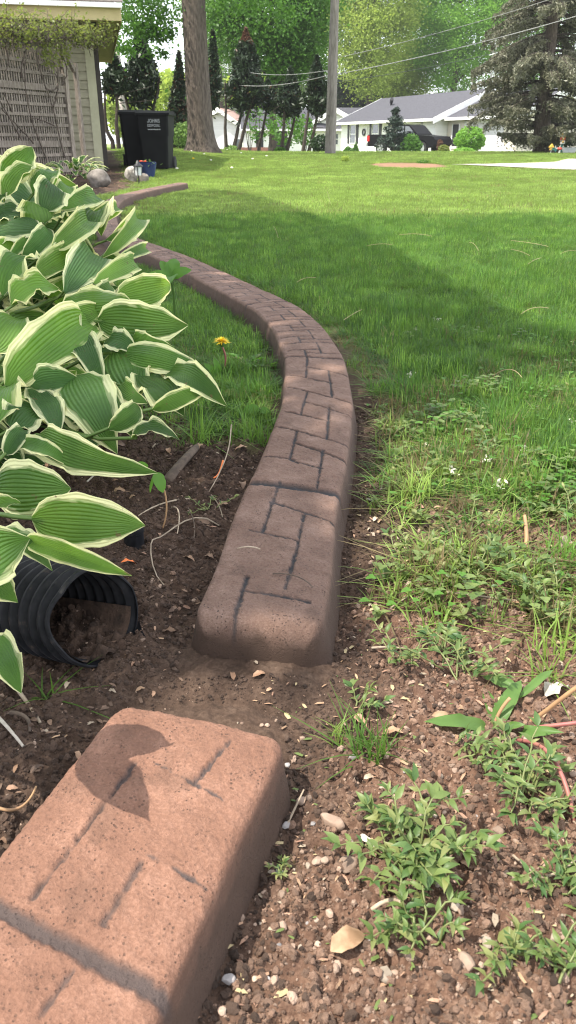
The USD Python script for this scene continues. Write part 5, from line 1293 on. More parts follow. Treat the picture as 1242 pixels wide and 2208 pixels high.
def instancer(name, protos, pos, rot, scale, idx, label, cat, kind='stuff', tilt=None):
    pi = UsdGeom.PointInstancer.Define(stage, '/World/' + uniq('/World', name))
    rel = pi.CreatePrototypesRel()
    for k, (mesh, m, sm) in enumerate(protos):
        q = obj('piece', mesh, m, pi, sm); rel.AddTarget(q.GetPath())
    pi.CreatePositionsAttr(Vt.Vec3fArray.FromNumpy(np.asarray(pos, np.float32)))
    n = len(pos); h = np.asarray(rot, float) / 2
    quat = np.zeros((n, 4)); quat[:, 0] = np.cos(h); quat[:, 3] = np.sin(h)
    if tilt is not None:                       # random tumble
        r2 = np.random.default_rng(1); quat = r2.normal(size=(n, 4)); quat /= np.linalg.norm(quat, axis=1, keepdims=True)
    pi.CreateOrientationsAttr(Vt.QuathArray([Gf.Quath(float(a), float(b), float(c), float(d)) for a, b, c, d in quat]))
    sc = np.asarray(scale, np.float32); sc = sc if sc.ndim == 2 else np.repeat(sc[:, None], 3, 1)
    pi.CreateScalesAttr(Vt.Vec3fArray.FromNumpy(np.ascontiguousarray(sc)))
    pi.CreateProtoIndicesAttr(Vt.IntArray.FromNumpy(np.asarray(idx, np.int32)))
    return tag(pi, label, cat, None, kind)

r = np.random.default_rng(17)
def scatter(n, x0, x1, y0, y1, dens, wedge=.45, pw=1.0):
    y = y0 + (y1 - y0) * r.random(n) ** pw; x = r.uniform(x0, x1, n)
    k = np.abs(x) < wedge * y + .5
    x, y = x[k], y[k]
    k = r.random(len(x)) < dens(x, y)
    return x[k], y[k]
near_p = [(blades(r, 28, .038, .056, .0013, 1.0), 'grass_blade', False) for _ in range(5)] + [(blades(r, 20, .04, .075, .0013, 1.2), 'grass_lush', False) for _ in range(2)] + [(blades(r, 16, .04, .05, .0011, 1.1), 'grass_dry', False)]
x, y = scatter(62000, -3.6, 3.6, 1.1, 8.0, lambda x, y: lawn(x, y) ** 1.3 * np.interp(y, [1, 3, 8], [1.0, .95, .7]), .42, 1.25)
s_side = curb_side(x, y)
h = (.55 + .75 * meshkit.fbm(np.c_[x * 2.2, y * 2.2, x * 0] + 3, 3, 9)) * np.clip(.55 + lawn(x, y) * .5, .5, 1) * r.uniform(.75, 1.2, len(x))
h = np.where((s_side > 0) & (s_side < .25), h * .7, h); h = np.where(s_side < 0, h * .8, h)
ix = np.where(r.random(len(x)) < .035 + .25 * (1 - lawn(x, y)) + .35 * ((s_side > 0) & (s_side < .24)), 7, r.integers(0, 7, len(x)))
instancer('lawn_grass', near_p, np.c_[x, y, ground_z(x, y)], r.uniform(0, 6.28, len(x)), np.c_[np.ones(len(x)), np.ones(len(x)), h], ix, 'short green grass of the near lawn beside the winding curb', 'grass')
far_p = [(blades(r, 64, .13, .052, .0036, 1.2, .5, 2), 'grass_far', False) for _ in range(5)] + [(blades(r, 26, .13, .07, .003, .9, .5, 2), 'grass_dry', False)]
x, y = scatter(95000, -14, 14, 7.6, 31, lambda x, y: lawn(x, y), .42, 1.0)
h = (.6 + .6 * meshkit.fbm(np.c_[x * .9, y * .9, x * 0] + 3, 3, 9)) * r.uniform(.8, 1.2, len(x))
instancer('lawn_grass', far_p, np.c_[x, y, ground_z(x, y)], r.uniform(0, 6.28, len(x)), np.c_[np.ones(len(x)), np.ones(len(x)), h], np.where(r.random(len(x)) < .03, 5, r.integers(0, 5, len(x))), 'green lawn grass spreading back to the trees and the drive', 'grass')
x, y = scatter(16000, -30, 30, 30, 62, lambda x, y: np.ones(len(x)), .42, 1.0)
instancer('lawn_grass', far_p[:5], np.c_[x, y, ground_z(x, y)], r.uniform(0, 6.28, len(x)), np.full(len(x), 2.0), r.integers(0, 5, len(x)), 'far grass before the white houses', 'grass')
# ------------------------------------------------------------------ small plants
leafmat('weed_leaf', (.075, .13, .034), (.18, .24, .075), .4, island=False, scale=20)
leafmat('weed_leaf_pale', (.14, .18, .055), (.25, .27, .10), .4, island=False, scale=20)
leafmat('weed_leaf_dark', (.045, .10, .028), (.10, .17, .05), .35, island=False, scale=20)
leafmat('weed_stem', (.16, .19, .07), (.26, .25, .11), .15)
leafmat('dandelion_leaf', (.09, .18, .04), (.18, .28, .085), .4, scale=12)
leafmat('bright_leaf', (.09, .22, .03), (.15, .30, .05), .5, scale=12)
mat('pink_stem', (.23, .075, .07), (.33, .15, .11), 25.0, .5, coord='world')
mat('brown_stem', (.26, .15, .08), (.36, .22, .11), 25.0, .6, coord='world')
mat('dandelion_yellow', (.75, .50, .01), (.85, .62, .02), 30.0, .6)

def small_leaf(L, W, fold=.3, arch=.15):
    v = np.array([0, .3, .62, 1.0]); f = np.array([.12, 1, .75, .0])
    P = []
    for i in range(4):
        zc = arch * L * math.sin(math.pi * v[i]) - .1 * L * v[i] ** 2
        for u in (-1, 0, 1):
            P.append([v[i] * L, u * W / 2 * f[i], zc + abs(u) * fold * W / 2 * f[i]])
    return np.array(P), grid_faces(4, 3)

def place(v, o, az, el, roll=0.0):
    ca, sa, ce, se = math.cos(az), math.sin(az), math.cos(el), math.sin(el)
    x = np.array([ca * ce, sa * ce, se]); y = np.array([-sa, ca, 0]); z = np.cross(x, y)
    y, z = y * math.cos(roll) + z * math.sin(roll), z * math.cos(roll) - y * math.sin(roll)
    return np.asarray(o) + v[:, :1] * x + v[:, 1:2] * y + v[:, 2:] * z

def chickweed(label, px, py, R, n_stem, seed, per=5, size=.013, h=.045, m='weed_leaf', name='chickweed', spread=None):
    r = np.random.default_rng(seed); c = at(px, py); o = thing(name, label, 'weed', c)
    for k in range(n_stem):
        az = r.uniform(0, 2 * np.pi) if spread is None else r.normal(spread[0], spread[1]); L = R * r.uniform(.45, 1.1); hh = h * r.uniform(.4, 1.2)
        u = np.linspace(0, 1, 7)
        dx, dy = math.cos(az) * L * u + r.normal() * .2 * R, math.sin(az) * L * u + r.normal() * .2 * R
        zg = ground_z(c[0] + dx, c[1] + dy) - c[2]
        q = np.c_[dx, dy, zg + .003 + hh * np.sin(u * 1.7) ** 1.2]
        q += np.cumsum(r.normal(size=q.shape), 0) * .0015
        mb = MB(); mb.tube(q, np.linspace(.0014, .0009, 7), 4, False); obj('stem', mb.get(), 'weed_stem', o, True)
        for j in range(per):
            t = .25 + .75 * j / max(1, per - 1); pos = np.array([np.interp(t, u, q[:, i]) for i in range(3)])
            last = j == per - 1
            for s in ((-1, 1) if not last else (-1, 1, -.4, .5)):
                Lf = size * r.uniform(.6, 1.3) * (1 if not last else 1.1)
                v, f = small_leaf(Lf, Lf * .38, .35, .12)
                v = place(v, pos, az + s * (1.25 if not last else .8) + r.normal() * .25, r.uniform(.0, .75), r.normal() * .4)
                obj('leaf', (v, f), m if r.random() > .42 else ('weed_leaf_pale' if r.random() < .4 else 'weed_leaf_dark'), o, True)
    return o

chickweed('bushy chickweed clump in the lower right foreground', 890, 1890, .058, 30, 1, 5, .0155, .045)
chickweed('chickweed sprig nearest the lower edge, below the bushy clump', 905, 2040, .035, 10, 2, 4, .014, .03)
chickweed('leafy weed below the arching pink stem', 1130, 1730, .06, 17, 3, 4, .016, .03)
chickweed('slim creeping chickweed runner left of the pink stem', 985, 1655, .055, 4, 4, 7, .013, .018, spread=(-.6, .25))
chickweed('weed at the right edge beside the small stones', 1222, 1935, .045, 15, 5, 5, .0125, .03)
chickweed('weed in the lower right corner', 1195, 2130, .045, 13, 6, 4, .0125, .025)
chickweed('small pale weed at the bottom edge', 1085, 2150, .03, 5, 7, 4, .014, .02, m='weed_leaf_pale')
chickweed('chickweed patch left of the dandelion leaves', 985, 1440, .08, 13, 8, 5, .014, .03)
chickweed('thin weed shoot between grass tuft and dandelion', 860, 1455, .05, 6, 9, 4, .014, .028)
chickweed('little weed by the curb corner path', 770, 1545, .03, 4, 10, 4, .012, .03)
chickweed('dark chickweed patch on the bare soil right of the curb', 1020, 1255, .10, 13, 11, 5, .017, .035)
chickweed('small weed group halfway up the right edge', 1190, 1330, .09, 11, 12, 5, .017, .03)
chickweed('bright clover like patch right of the curb joint', 1010, 1150, .10, 8, 13, 4, .016, .03)
chickweed('leafy weeds at the right edge below the lawn', 1190, 1120, .10, 8, 14, 4, .017, .035)
chickweed('sparse weed on the soil close to the curb', 880, 1215, .06, 6, 15, 4, .015, .02, m='weed_leaf_pale')
chickweed('weeds among the thin grass beside the curb bend', 905, 1010, .09, 6, 16, 4, .017, .025)
chickweed('bushy clover patch at the ragged lawn edge', 1080, 1010, .12, 8, 17, 4, .018, .035)
chickweed('leafy weed in the grass beside the dandelion flower', 548, 806, .07, 9, 18, 3, .022, .035, m='bright_leaf')
chickweed('pale weed right of the black pipe stub', 455, 1105, .04, 4, 19, 3, .012, .02, m='weed_leaf_pale')
chickweed('yellowing weed low among the bottom pebbles', 620, 1865, .018, 5, 20, 4, .006, .012, m='weed_leaf_pale')

def tuft(label, px, py, n, rad, h, seed, m='grass_blade', wd=.0013, lean=.8):
    c = at(px, py); v, f = blades(np.random.default_rng(seed), n, rad, h, wd, lean, .6, 4)
    return tag(obj('grass_tuft', (v + c, f), m), label, 'grass')
tuft('green grass tuft right of the near curb end', 800, 1670, 60, .022, .062, 1, wd=.0012, lean=1.0)
tuft('thin pale grass tuft behind the near green one', 735, 1610, 26, .015, .05, 2, 'grass_far', .0008)
tuft('grass tuft with fresh light blades on the bare soil by the curb', 905, 1085, 70, .03, .075, 3, 'grass_far', .0013)
tuft('dry straw tuft on the soil right of the curb', 905, 1270, 40, .03, .06, 4, 'grass_dry', .001, 1.6)
tuft('grass blades against the curb side below the dandelion', 560, 955, 60, .04, .10, 5)
tuft('upright grass tuft before the low hosta leaves', 428, 950, 34, .025, .12, 6)
tuft('grass tuft at the right edge behind the dandelion leaves', 1190, 1420, 30, .03, .07, 7, 'grass_far', .0012)
tuft('small grass shoots between the pipe and the bottom left sticks', 100, 1500, 9, .012, .06, 8, lean=1.4)
tuft('short grass shoot in front of the white houses corner', 640, 1868, 40, .012, .016, 9, 'grass_dry', .0005, 1.0).SetCustomDataByKey('label', 'olive mossy tuft right of the near curb')

def big_leaf(o, name, B, T_, W, n, m, seed, **kw):
    k = dict(arch=.08, fold=.25, wave=.08, tipd=.15, nu=7, nv=11); k.update(kw)
    v, f, uv = leaf_sheet(B, T_, W, np.asarray(n, float), seed=seed, **k)
    return obj(name, (v, f), m, o, True)

for k, (px, py, n, rad, hh, m) in enumerate(((930, 1045, 60, .03, .06, 'grass_far'), (1040, 1075, 50, .03, .065, 'grass_blade'), (1135, 1060, 60, .035, .07, 'grass_far'), (1210, 1040, 60, .035, .08, 'grass_blade'), (980, 1105, 40, .03, .05, 'grass_dry'),
                                    (1100, 1160, 50, .03, .06, 'grass_far'), (1215, 1215, 60, .03, .075, 'grass_blade'), (1150, 1240, 40, .03, .05, 'grass_far'), (960, 1180, 30, .025, .045, 'grass_dry'), (1060, 1350, 30, .02, .045, 'grass_far'), (1180, 1480, 30, .02, .05, 'grass_far'), (930, 1340, 24, .02, .035, 'grass_dry'))):
    tag(tuft('thin grass tuft in the patchy ground right of the curb', px, py, n, rad, hh, 60 + k, m, .0012, 1.1), group='thin tufts on the patchy ground')
# dandelion in flower among the grass
c = at(478, 812); o = thing('dandelion', 'yellow dandelion flower on its stalk before the curb', 'flower', c)
e = V(478, 738, c[1] - .02) - c
q = spline([(0, 0, 0), e * .5 + [.012, 0, 0], e - [0, 0, .012]], 10); mb = MB(); mb.tube(q, .003, 6, False); obj('stalk', mb.get(), 'pink_stem', o, True)
r = np.random.default_rng(2)
for ring, (n, L, el) in enumerate(((28, .029, .10), (24, .024, .45), (18, .017, .95))):
    for k in range(n):
        v, f = small_leaf(L * r.uniform(.85, 1.1), .0062, .1, .05); obj('petal', (place(v, e + [0, 0, ring * .001], 2 * np.pi * k / n + r.normal() * .08, el + r.normal() * .12), f), 'dandelion_yellow', o)
v, f = blob(.007, 1, .1, 2, (1, 1, 1.2)); obj('calyx', (v + e - [0, 0, .007], f), 'dandelion_leaf', o, True)
for (x0, y0, x1, y1, w) in ((470, 815, 440, 782, .022), (476, 815, 462, 772, .024), (482, 818, 540, 870, .02), (474, 820, 500, 845, .018)):
    big_leaf(o, 'leaf', at(x0, y0) - c, V(x1, y1, c[1] - .03) - c, w, (0, -.6, .8), 'bright_leaf', x0)
# broad leaved seedling beside the curb
c = at(372, 712); c[0] += 0; o = thing('seedling', 'fresh green broad leaved seedling standing beside the far curb', 'plant', c)
e = V(368, 600, c[1] - .05) - c; mb = MB(); mb.tube(spline([(0, 0, 0), e * .5 + [.01, 0, 0], e], 8), np.linspace(.006, .004, 8), 6, False); obj('stem', mb.get(), 'dandelion_leaf', o, True)
for (x1, y1, w, dy) in ((345, 560, 20, .05), (378, 555, 34, .06), (412, 580, 26, .0), (316, 592, 24, -.02), (366, 606, 36, -.12)):
    big_leaf(o, 'leaf', e, V(x1, y1, c[1] - .05 + dy) - c, w / FPX * 2.9, (0, -.75, .65), 'bright_leaf', x1)
# seedling with one bright leaf above the pipe
c = at(352, 1150); o = thing('seedling', 'small shoot with one bright leaf above the pipe stub', 'plant', c)
e = V(336, 1018, c[1]) - c; mb = MB(); mb.tube(spline([(0, 0, 0), e * .6 + [.012, 0, 0], e], 10), .0016, 5, False); obj('stem', mb.get(), 'brown_stem', o, True)
big_leaf(o, 'leaf', e, V(352, 1062, c[1] - .02) - c, .022, (.3, -.8, .6), 'bright_leaf', 5, fold=.1)
big_leaf(o, 'leaf', V(318, 1012, c[1]) - c, V(298, 996, c[1]) - c, .014, (0, -.8, .6), 'bright_leaf', 6)
big_leaf(o, 'leaf', e, V(322, 1064, c[1]) - c, .006, (0, -.8, .6), 'bright_leaf', 7)
# pale leaf shoot by the curb
c = at(560, 905); o = thing('seedling', 'shoot with pale round leaves leaning on the curb', 'plant', c)
mb = MB(); mb.tube(spline([(0, 0, 0), (0, .01, .03), V(562, 882, c[1]) - c], 7), .0015, 5, False); obj('stem', mb.get(), 'weed_stem', o, True)
big_leaf(o, 'leaf', V(560, 884, c[1]) - c, V(522, 884, c[1]) - c, .028, (0, -.7, .7), 'bright_leaf', 8); big_leaf(o, 'leaf', V(560, 884, c[1]) - c, V(585, 890, c[1]) - c, .02, (0, -.7, .7), 'bright_leaf', 9)

# dandelion plant at the right edge with arching stems
c = at(1068, 1590); o = thing('dandelion_plant', 'dandelion rosette with arching pink stems at the right edge', 'plant', c)
W_ = lambda px, py, dy=0.0: V(px, py, c[1] + dy) - c
for pts, rad, m in (([(1072, 1598, 0), (1110, 1596, -.02), (1150, 1602, -.05), (1190, 1632, -.09), (1222, 1700, -.13), (1238, 1800, -.155)], .0024, 'pink_stem'),
                    ([(1108, 1574, .01), (1160, 1545, .0), (1200, 1515, -.01), (1262, 1470, -.02)], .0027, 'brown_stem'),
                    ([(1130, 1572, .0), (1180, 1566, -.02), (1262, 1556, -.03)], .0026, 'pink_stem'),
                    ([(1060, 1588, 0), (1075, 1540, .01), (1100, 1505, .015)], .0022, 'brown_stem')):
    q = spline([W_(*p) for p in pts], 18); mb = MB(); mb.tube(q, rad, 7, True); obj('stem', mb.get(), m, o, True)
k = 30
for (x0, y0, x1, y1, w, d0, d1) in ((1052, 1570, 920, 1552, 34, 0, -.02), (1060, 1575, 1125, 1462, 40, 0, .06), (1070, 1580, 1128, 1560, 24, 0, -.02), (1120, 1505, 1195, 1440, 20, .04, .08), (1075, 1575, 1042, 1480, 30, .0, .07),
                                    (1090, 1590, 1210, 1575, 30, 0, -.04), (1110, 1600, 1208, 1640, 40, 0, -.05), (1070, 1605, 1066, 1560, 18, -.02, -.01), (1100, 1560, 1232, 1610, 40, .02, -.02), (1120, 1490, 1040, 1455, 30, .05, .09), (1150, 1640, 1230, 1700, 36, -.03, -.08)):
    k += 1; big_leaf(o, 'leaf', W_(x0, y0, d0), W_(x1, y1, d1), w * .92 / FPX, (-.1, -.45, .85), 'dandelion_leaf', k, wave=.22, nv=15)

# clover heads in the grass, straws and other weeds
mat('clover_white', (.62, .60, .48), (.74, .72, .6), 20.0, .8)
mat('straw', (.27, .21, .11), (.42, .34, .19), 20.0, .7)
for px, py in ((884, 826), (1045, 1022), (975, 1040), (1070, 1082), (912, 982), (1225, 925), (1010, 950), (1128, 1000), (940, 700)):
    c = at(px, py, .022); v, f = blob(.011, 1, .35, px, (1, 1, .8)); rr = np.random.default_rng(px); w = cards(rr.normal(size=(26, 3)) * .006, .010, rr, 0, .5)
    o = thing('clover_flower', 'white clover head in the thin grass right of the curb', 'flower', c, group='white clover heads'); obj('blossom', w, 'clover_white', o)
    mb = MB(); mb.tube([(0, 0, -.03), (0, 0, 0)], .0012, 4); obj('stalk', mb.get(), 'weed_stem', o)
mat('dandelion_clock', (.60, .60, .52), rough=.9)
for px, py in ((545, 349), (455, 352), (382, 372), (520, 335), (490, 327), (440, 338), (575, 342), (610, 330), (417, 348), (413, 332), (500, 370)):
    c = at(px, py, .07); v, f = blob(.024, 1, .2, px, (1.3, 1, .7)); tag(obj('lawn_flower', (v + c, f), 'clover_white' if px % 3 else 'dandelion_yellow', None, True), 'pale flower head in the far lawn before the trees', 'flower', 'flower heads in the far lawn')
r = np.random.default_rng(31)
pale = [((1100, 535), (1180, 550)), ((860, 520), (930, 525)), ((1135, 590), (1165, 575)), ((1100, 555), (1140, 570)), ((640, 632), (680, 622)), ((1060, 845), (1120, 862)), ((905, 415), (930, 440)), ((980, 470), (1010, 462)),
        ((845, 545), (790, 550)), ((705, 420), (712, 450)), ((590, 500), (600, 530)), ((1205, 565), (1242, 560)), ((1010, 540), (1030, 560)), ((780, 690), (740, 720)), ((1120, 700), (1180, 690))]
for a, b_ in pale:
    A, Bp = at(*a, .045), at(*b_, .05); q = spline([A, (A + Bp) / 2 + [0, r.normal() * .01, .004 + .012 * r.random()], Bp], 8); mb = MB(); mb.tube(q, .0010, 4, False)
    tag(obj('straw', mb.get(), 'straw', None, True), 'dry straw stalk lying in the lawn', 'straw', 'dry straws in the lawn')

# ------------------------------------------------------------------ litter, stones, sticks
mat('pebble_tan', (.20, .135, .10), (.34, .25, .19), 30.0, .85, vary=.3, bump=.4, bscale=120, bdist=.002)
mat('pebble_pale', (.19, .155, .12), (.34, .285, .225), 30.0, .85, vary=.15, bump=.3, bscale=120, bdist=.002)
mat('pebble_grey', (.16, .15, .15), (.30, .28, .27), 30.0, .8, vary=.2, bump=.3, bscale=120, bdist=.002)
mat('clod', (.032, .020, .014), (.105, .067, .048), 60.0, .97, vary=.45, bump=.7, bscale=260, bdist=.002)
mat('clod_dry', (.095, .053, .036), (.29, .19, .135), 60.0, .97, vary=.4, bump=.7, bscale=260, bdist=.002)
mat('dry_leaf', (.17, .095, .055), (.33, .21, .135), 45.0, .7, vary=.35, hue=.012)
mat('dry_leaf_dark', (.07, .042, .028), (.16, .10, .065), 45.0, .7, vary=.35)
mat('twig_pale', (.22, .17, .12), (.38, .31, .23), 45.0, .8, vary=.2)
mat('twig_dark', (.07, .05, .038), (.15, .11, .08), 45.0, .85, vary=.3)
mat('orange_paint', (.60, .13, .03), (.72, .2, .05), 60.0, .6)
mat('bone_white', (.33, .29, .24), (.48, .44, .38), 60.0, .7)

def place_stone(px, py, r_px, m, seed, sc=(1, .8, .6), rz=0.0, label='', group=None, name='stone'):
    c = at(px, py); dist = (c - CAM) @ np.array([0, cp, -sp]); rr = r_px * dist / FPX
    v, f = stone(rr, seed, sc); a = rz; v = np.c_[v[:, 0] * math.cos(a) - v[:, 1] * math.sin(a), v[:, 0] * math.sin(a) + v[:, 1] * math.cos(a), v[:, 2]]
    return tag(obj(name, (v + c + [0, 0, rr * sc[2] * .35], f), m, None, 30), label, 'stone', group)
place_stone(716, 1780, 32, 'pebble_tan', 1, (1, .55, .55), -.5, 'oblong tan stone lying on soil right of the near curb')
place_stone(752, 1892, 26, 'pebble_tan', 2, (1, .8, .6), .2, 'blocky tan stone below the oblong one')
place_stone(828, 2130, 22, 'pebble_pale', 3, (.75, 1, .6), .2, 'palest stone near the bottom edge, beside the torn leaf')
place_stone(1125, 2045, 18, 'pebble_tan', 4, (1, .8, .8), .2, 'round tan stone at lower right below the weeds')
place_stone(1190, 2055, 13, 'pebble_pale', 5, (1, .9, .8), .2, 'small pale stone right of the round tan one')
place_stone(1043, 2065, 20, 'pebble_pale', 6, (.55, 1, .6), .1, 'upright pale chip left of the round tan stone')
place_stone(997, 2130, 24, 'pebble_tan', 7, (.7, 1, .6), .4, 'tan stone at the bottom between pale stone and green leaf')
place_stone(1052, 1828, 16, 'pebble_pale', 8, (1, .5, .6), -.5, 'small pale oblong stone right of the bushy weed')
place_stone(601, 1748, 11, 'pebble_grey', 9, (1, .8, .7), .2, 'small grey pebble against the side of the near curb')
place_stone(493, 2108, 16, 'pebble_grey', 10, (1, .8, .7), .2, 'grey pebble low beside the near curb')
place_stone(478, 2172, 11, 'pebble_pale', 11, (1, .9, .7), .2, 'pale pebble at the bottom edge beside the near curb')
place_stone(620, 1670, 9, 'pebble_grey', 12, (.7, 1, .7), .2, 'grey pebble at the far right corner of the near curb')
place_stone(684, 1900, 14, 'pebble_tan', 13, (1, .8, .7), .6, 'reddish stone left of the blocky tan one')
place_stone(652, 1735, 14, 'pebble_tan', 14, (1, .7, .7), .1, 'rounded brown stone above the oblong tan one')
place_stone(710, 2010, 12, 'pebble_tan', 15, (.8, 1, .6), .1, 'stone left of the stick in the lower foreground')
r = np.random.default_rng(41)
for k in range(170):                             # pebbles of the lit foreground, too alike to tell apart
    px, py = r.uniform(470, 1242), r.uniform(1560, 2200)
    if px < 620 - (py - 1650) * .33 + 30 and py > 1600: continue
    t = r.random(); s_ = 3.5 + 9 * r.random() ** 2.5
    place_stone(px, py, s_ * (.8 + .4 * (py - 1500) / 700), 'pebble_tan' if t < .62 else 'pebble_pale' if t < .85 else 'pebble_grey', 100 + k % 23, (1, r.uniform(.6, 1), r.uniform(.5, .8)), r.uniform(0, 6), 'little pebble strewn over the lit soil of the foreground', 'foreground pebbles', 'pebble')

def dry_leaf(px, py, L_px, W_px, ang, m, seed, label, group=None, lift=.004, fold=.25, name='dry_leaf', arch=.12):
    c = at(px, py, lift); dist = (c - CAM) @ np.array([0, cp, -sp]); L, W = L_px * dist / FPX, W_px * dist / FPX
    rr = np.random.default_rng(seed); d = np.array([math.cos(ang), math.sin(ang), rr.uniform(-.1, .25)])
    v, f, uv = leaf_sheet(c - d * L / 2, c + d * L / 2, W, np.array([rr.normal() * .25, rr.normal() * .25 - .1, 1.0]), arch, fold, .22, .3, rr.uniform(-40, 40), seed, 5, 8)
    g = ground_z(v[:, 0], v[:, 1]); dz = max(0, (g - v[:, 2]).max() * .6); v[:, 2] += dz
    return tag(obj(name, (v, f), m, None, True), label, 'dry leaf', group)
dry_leaf(748, 2085, 88, 50, .5, 'dry_leaf', 1, 'large torn tan leaf near the bottom edge', None, .006, .3)
dry_leaf(775, 1572, 42, 18, -.9, 'dry_leaf', 2, 'orange brown leaf on the soil between curb end and weeds')
dry_leaf(850, 1600, 60, 20, .2, 'dry_leaf', 3, 'long tan leaf behind the green grass tuft')
dry_leaf(1200, 1500, 62, 48, .4, 'bone_white', 4, 'bleached pale leaf under the brown dandelion stem')
dry_leaf(790, 1855, 52, 14, -.9, 'bone_white', 5, 'twisted white scrap beside the blocky stone')
dry_leaf(945, 1588, 38, 14, .1, 'dry_leaf', 6, 'brown leaf left of the dandelion rosette')
dry_leaf(830, 1800, 38, 14, -.9, 'twig_pale', 7, 'cream wood chip right of the oblong stone')
dry_leaf(588, 1795, 36, 14, 1.0, 'dry_leaf', 8, 'tan leaf leaning on the side of the near curb')
dry_leaf(1218, 1180, 46, 30, .8, 'twig_pale', 9, 'grey papery leaf at the right edge in the weeds')
dry_leaf(1085, 2080, 44, 40, -.8, 'weed_leaf_pale', 10, 'broad yellow green leaf lying low at lower right')
dry_leaf(280, 1238, 34, 14, .1, 'orange_paint', 11, 'orange leaf tip at the upper rim of the drain pipe')
r = np.random.default_rng(43)
for k in range(150):                             # fallen leaves and bark flakes of the shaded bed
    px, py = r.uniform(0, 600), r.uniform(960, 1860)
    p = G(px, py, 0)
    if curb_side(p[0], p[1]) > -.12 and p[1] > .9: continue
    if _tree1.query(p[:2])[0] < .115: continue
    if 40 < px < 320 and 1190 < py < 1450: continue
    t = r.random(); L = r.uniform(14, 36)
    dry_leaf(px, py, L, L * r.uniform(.3, .55), r.uniform(0, 6.28), 'dry_leaf_dark' if t < .5 else 'dry_leaf' if t < .88 else 'twig_pale', 500 + k, 'curled dead leaf scattered over the dark bed around the pipe', 'dead leaves on the dark bed', .003)
for k in range(130):
    px, py = r.uniform(780, 1242), r.uniform(980, 1900)
    t = r.random(); L = r.uniform(10, 26)
    dry_leaf(px, py, L, L * r.uniform(.25, .5), r.uniform(0, 6.28), 'dry_leaf' if t < .65 else 'twig_pale' if t < .8 else 'dry_leaf_dark', 800 + k, 'small dead leaf among the weeds right of the curb', 'dead leaves among the weeds', .004)

def stick(pts, rad, m, label, group=None, name='stick', lift=.004, taper=.6):
    q = np.array([at(x, y, lift + (h if h else 0)) for x, y, h in pts]); q = spline(q, 14) if len(q) > 2 else q
    mb = MB(); mb.tube(q, np.linspace(rad, rad * taper, len(q)), 6); return tag(obj(name, mb.get(), m, None, True), label, 'stick', group)
stick([(12, 1470, .01), (45, 1520, .008), (88, 1566, .0)], .0034, 'twig_pale', 'pale broken stick at the left edge below the pipe')
stick([(-4, 1590, .002), (24, 1615, .002), (56, 1642, .0)], .0028, 'bone_white', 'split whitish stick at the left edge above the near curb')
stick([(-8, 1800, .01), (40, 1772, .008), (88, 1752, .004)], .0020, 'brown_stem', 'reddish root touching the near curb at the left edge')
stick([(28, 1575, 0), (50, 1590, .006), (72, 1625, 0)], .003, 'twig_dark', 'dark forked twig beside the split whitish stick')
stick([(20, 1512, 0), (14, 1560, 0)], .002, 'twig_dark', 'thin dark twig left of the pale broken stick')
stick([(500, 945, .02), (498, 985, .03), (475, 1042, .02), (450, 1076, .0)], .0018, 'twig_pale', 'arching dry stem between hosta and curb')
stick([(482, 1025, .022), (470, 1050, .016), (462, 1062, .008)], .0024, 'orange_paint', 'orange dyed piece of the arching dry stem')
stick([(450, 1076, 0), (470, 1100, .002), (480, 1125, 0)], .0016, 'twig_pale', 'dry stem end lying on the soil by the curb')
stick([(472, 1132, .002), (400, 1160, .006), (348, 1185, .014), (330, 1215, .022), (334, 1252, .012), (355, 1276, 0)], .0016, 'twig_pale', 'curly dry runner looping beside the pipe mouth')
stick([(410, 1086, 0), (365, 1100, .004), (300, 1130, 0)], .002, 'twig_pale', 'straight pale stem lying behind the pipe stub')
stick([(372, 1112, .0), (388, 1150, .012), (384, 1178, 0)], .0016, 'twig_pale', 'bent dry stem next to the curly runner')
stick([(410, 1180, 0), (420, 1160, .016), (408, 1138, .02)], .0014, 'twig_dark', 'dark hooked stem left of the curb')
stick([(305, 875, 0), (400, 880, .01), (480, 890, .0)], .0026, 'twig_pale', 'long dry stem under the low hosta leaves')
stick([(360, 1040, 0), (395, 1010, .006), (430, 965, 0)], .012, 'twig_dark', 'dark rotten wood piece behind the bright seedling', taper=.7)
stick([(190, 1058, .02), (215, 1040, .02)], .002, 'bone_white', 'thin whitish stem between two low hosta leaves')
stick([(800, 1985, .006), (845, 2030, .006), (888, 2080, .0)], .0022, 'twig_pale', 'tan stick left of the lowest weeds')
stick([(1095, 1945, .01), (1140, 1915, .01), (1245, 1880, .008)], .0018, 'twig_pale', 'thin dry stalk right of the bushy weed')
stick([(1100, 1880, .004), (1160, 1912, .006)], .0014, 'twig_pale', 'short dry stalk crossing the thin one')
stick([(1128, 2040, 0), (1190, 2110, .002)], .0022, 'twig_dark', 'dark twig under the round tan stone')
stick([(1130, 1222, .004), (1128, 1190, .03), (1122, 1176, .04)], .005, 'brown_stem', 'short red brown stump in the weeds at right')
stick([(1125, 1225, 0), (1185, 1215, .002)], .003, 'twig_pale', 'pale twig lying at the red brown stump')
stick([(790, 1089, .0), (826, 1092, .002)], .002, 'bone_white', 'short whitish twig on dark soil right of the curb')
stick([(845, 1155, .0), (890, 1230, .004)], .0016, 'twig_pale', 'thin straw near the dark soil right of the curb')
stick([(858, 1245, .002), (900, 1222, .01), (960, 1212, .0)], .002, 'straw', 'bundle of straw curving over soil right of the curb')
stick([(800, 1412, .004), (840, 1428, .004), (905, 1424, 0)], .0018, 'twig_pale', 'pale stick lying between curb and chickweed patch')
stick([(620, 1805, .0), (655, 1730, .012)], .0015, 'twig_pale', 'thin dry stalk upright near the reddish stone')
stick([(840, 1330, 0), (885, 1312, .003)], .0016, 'twig_pale', 'little straw on bare soil below the weeds')
stick([(960, 1300, 0), (1110, 1330, .006)], .002, 'twig_pale', 'long straw under the small weed group')
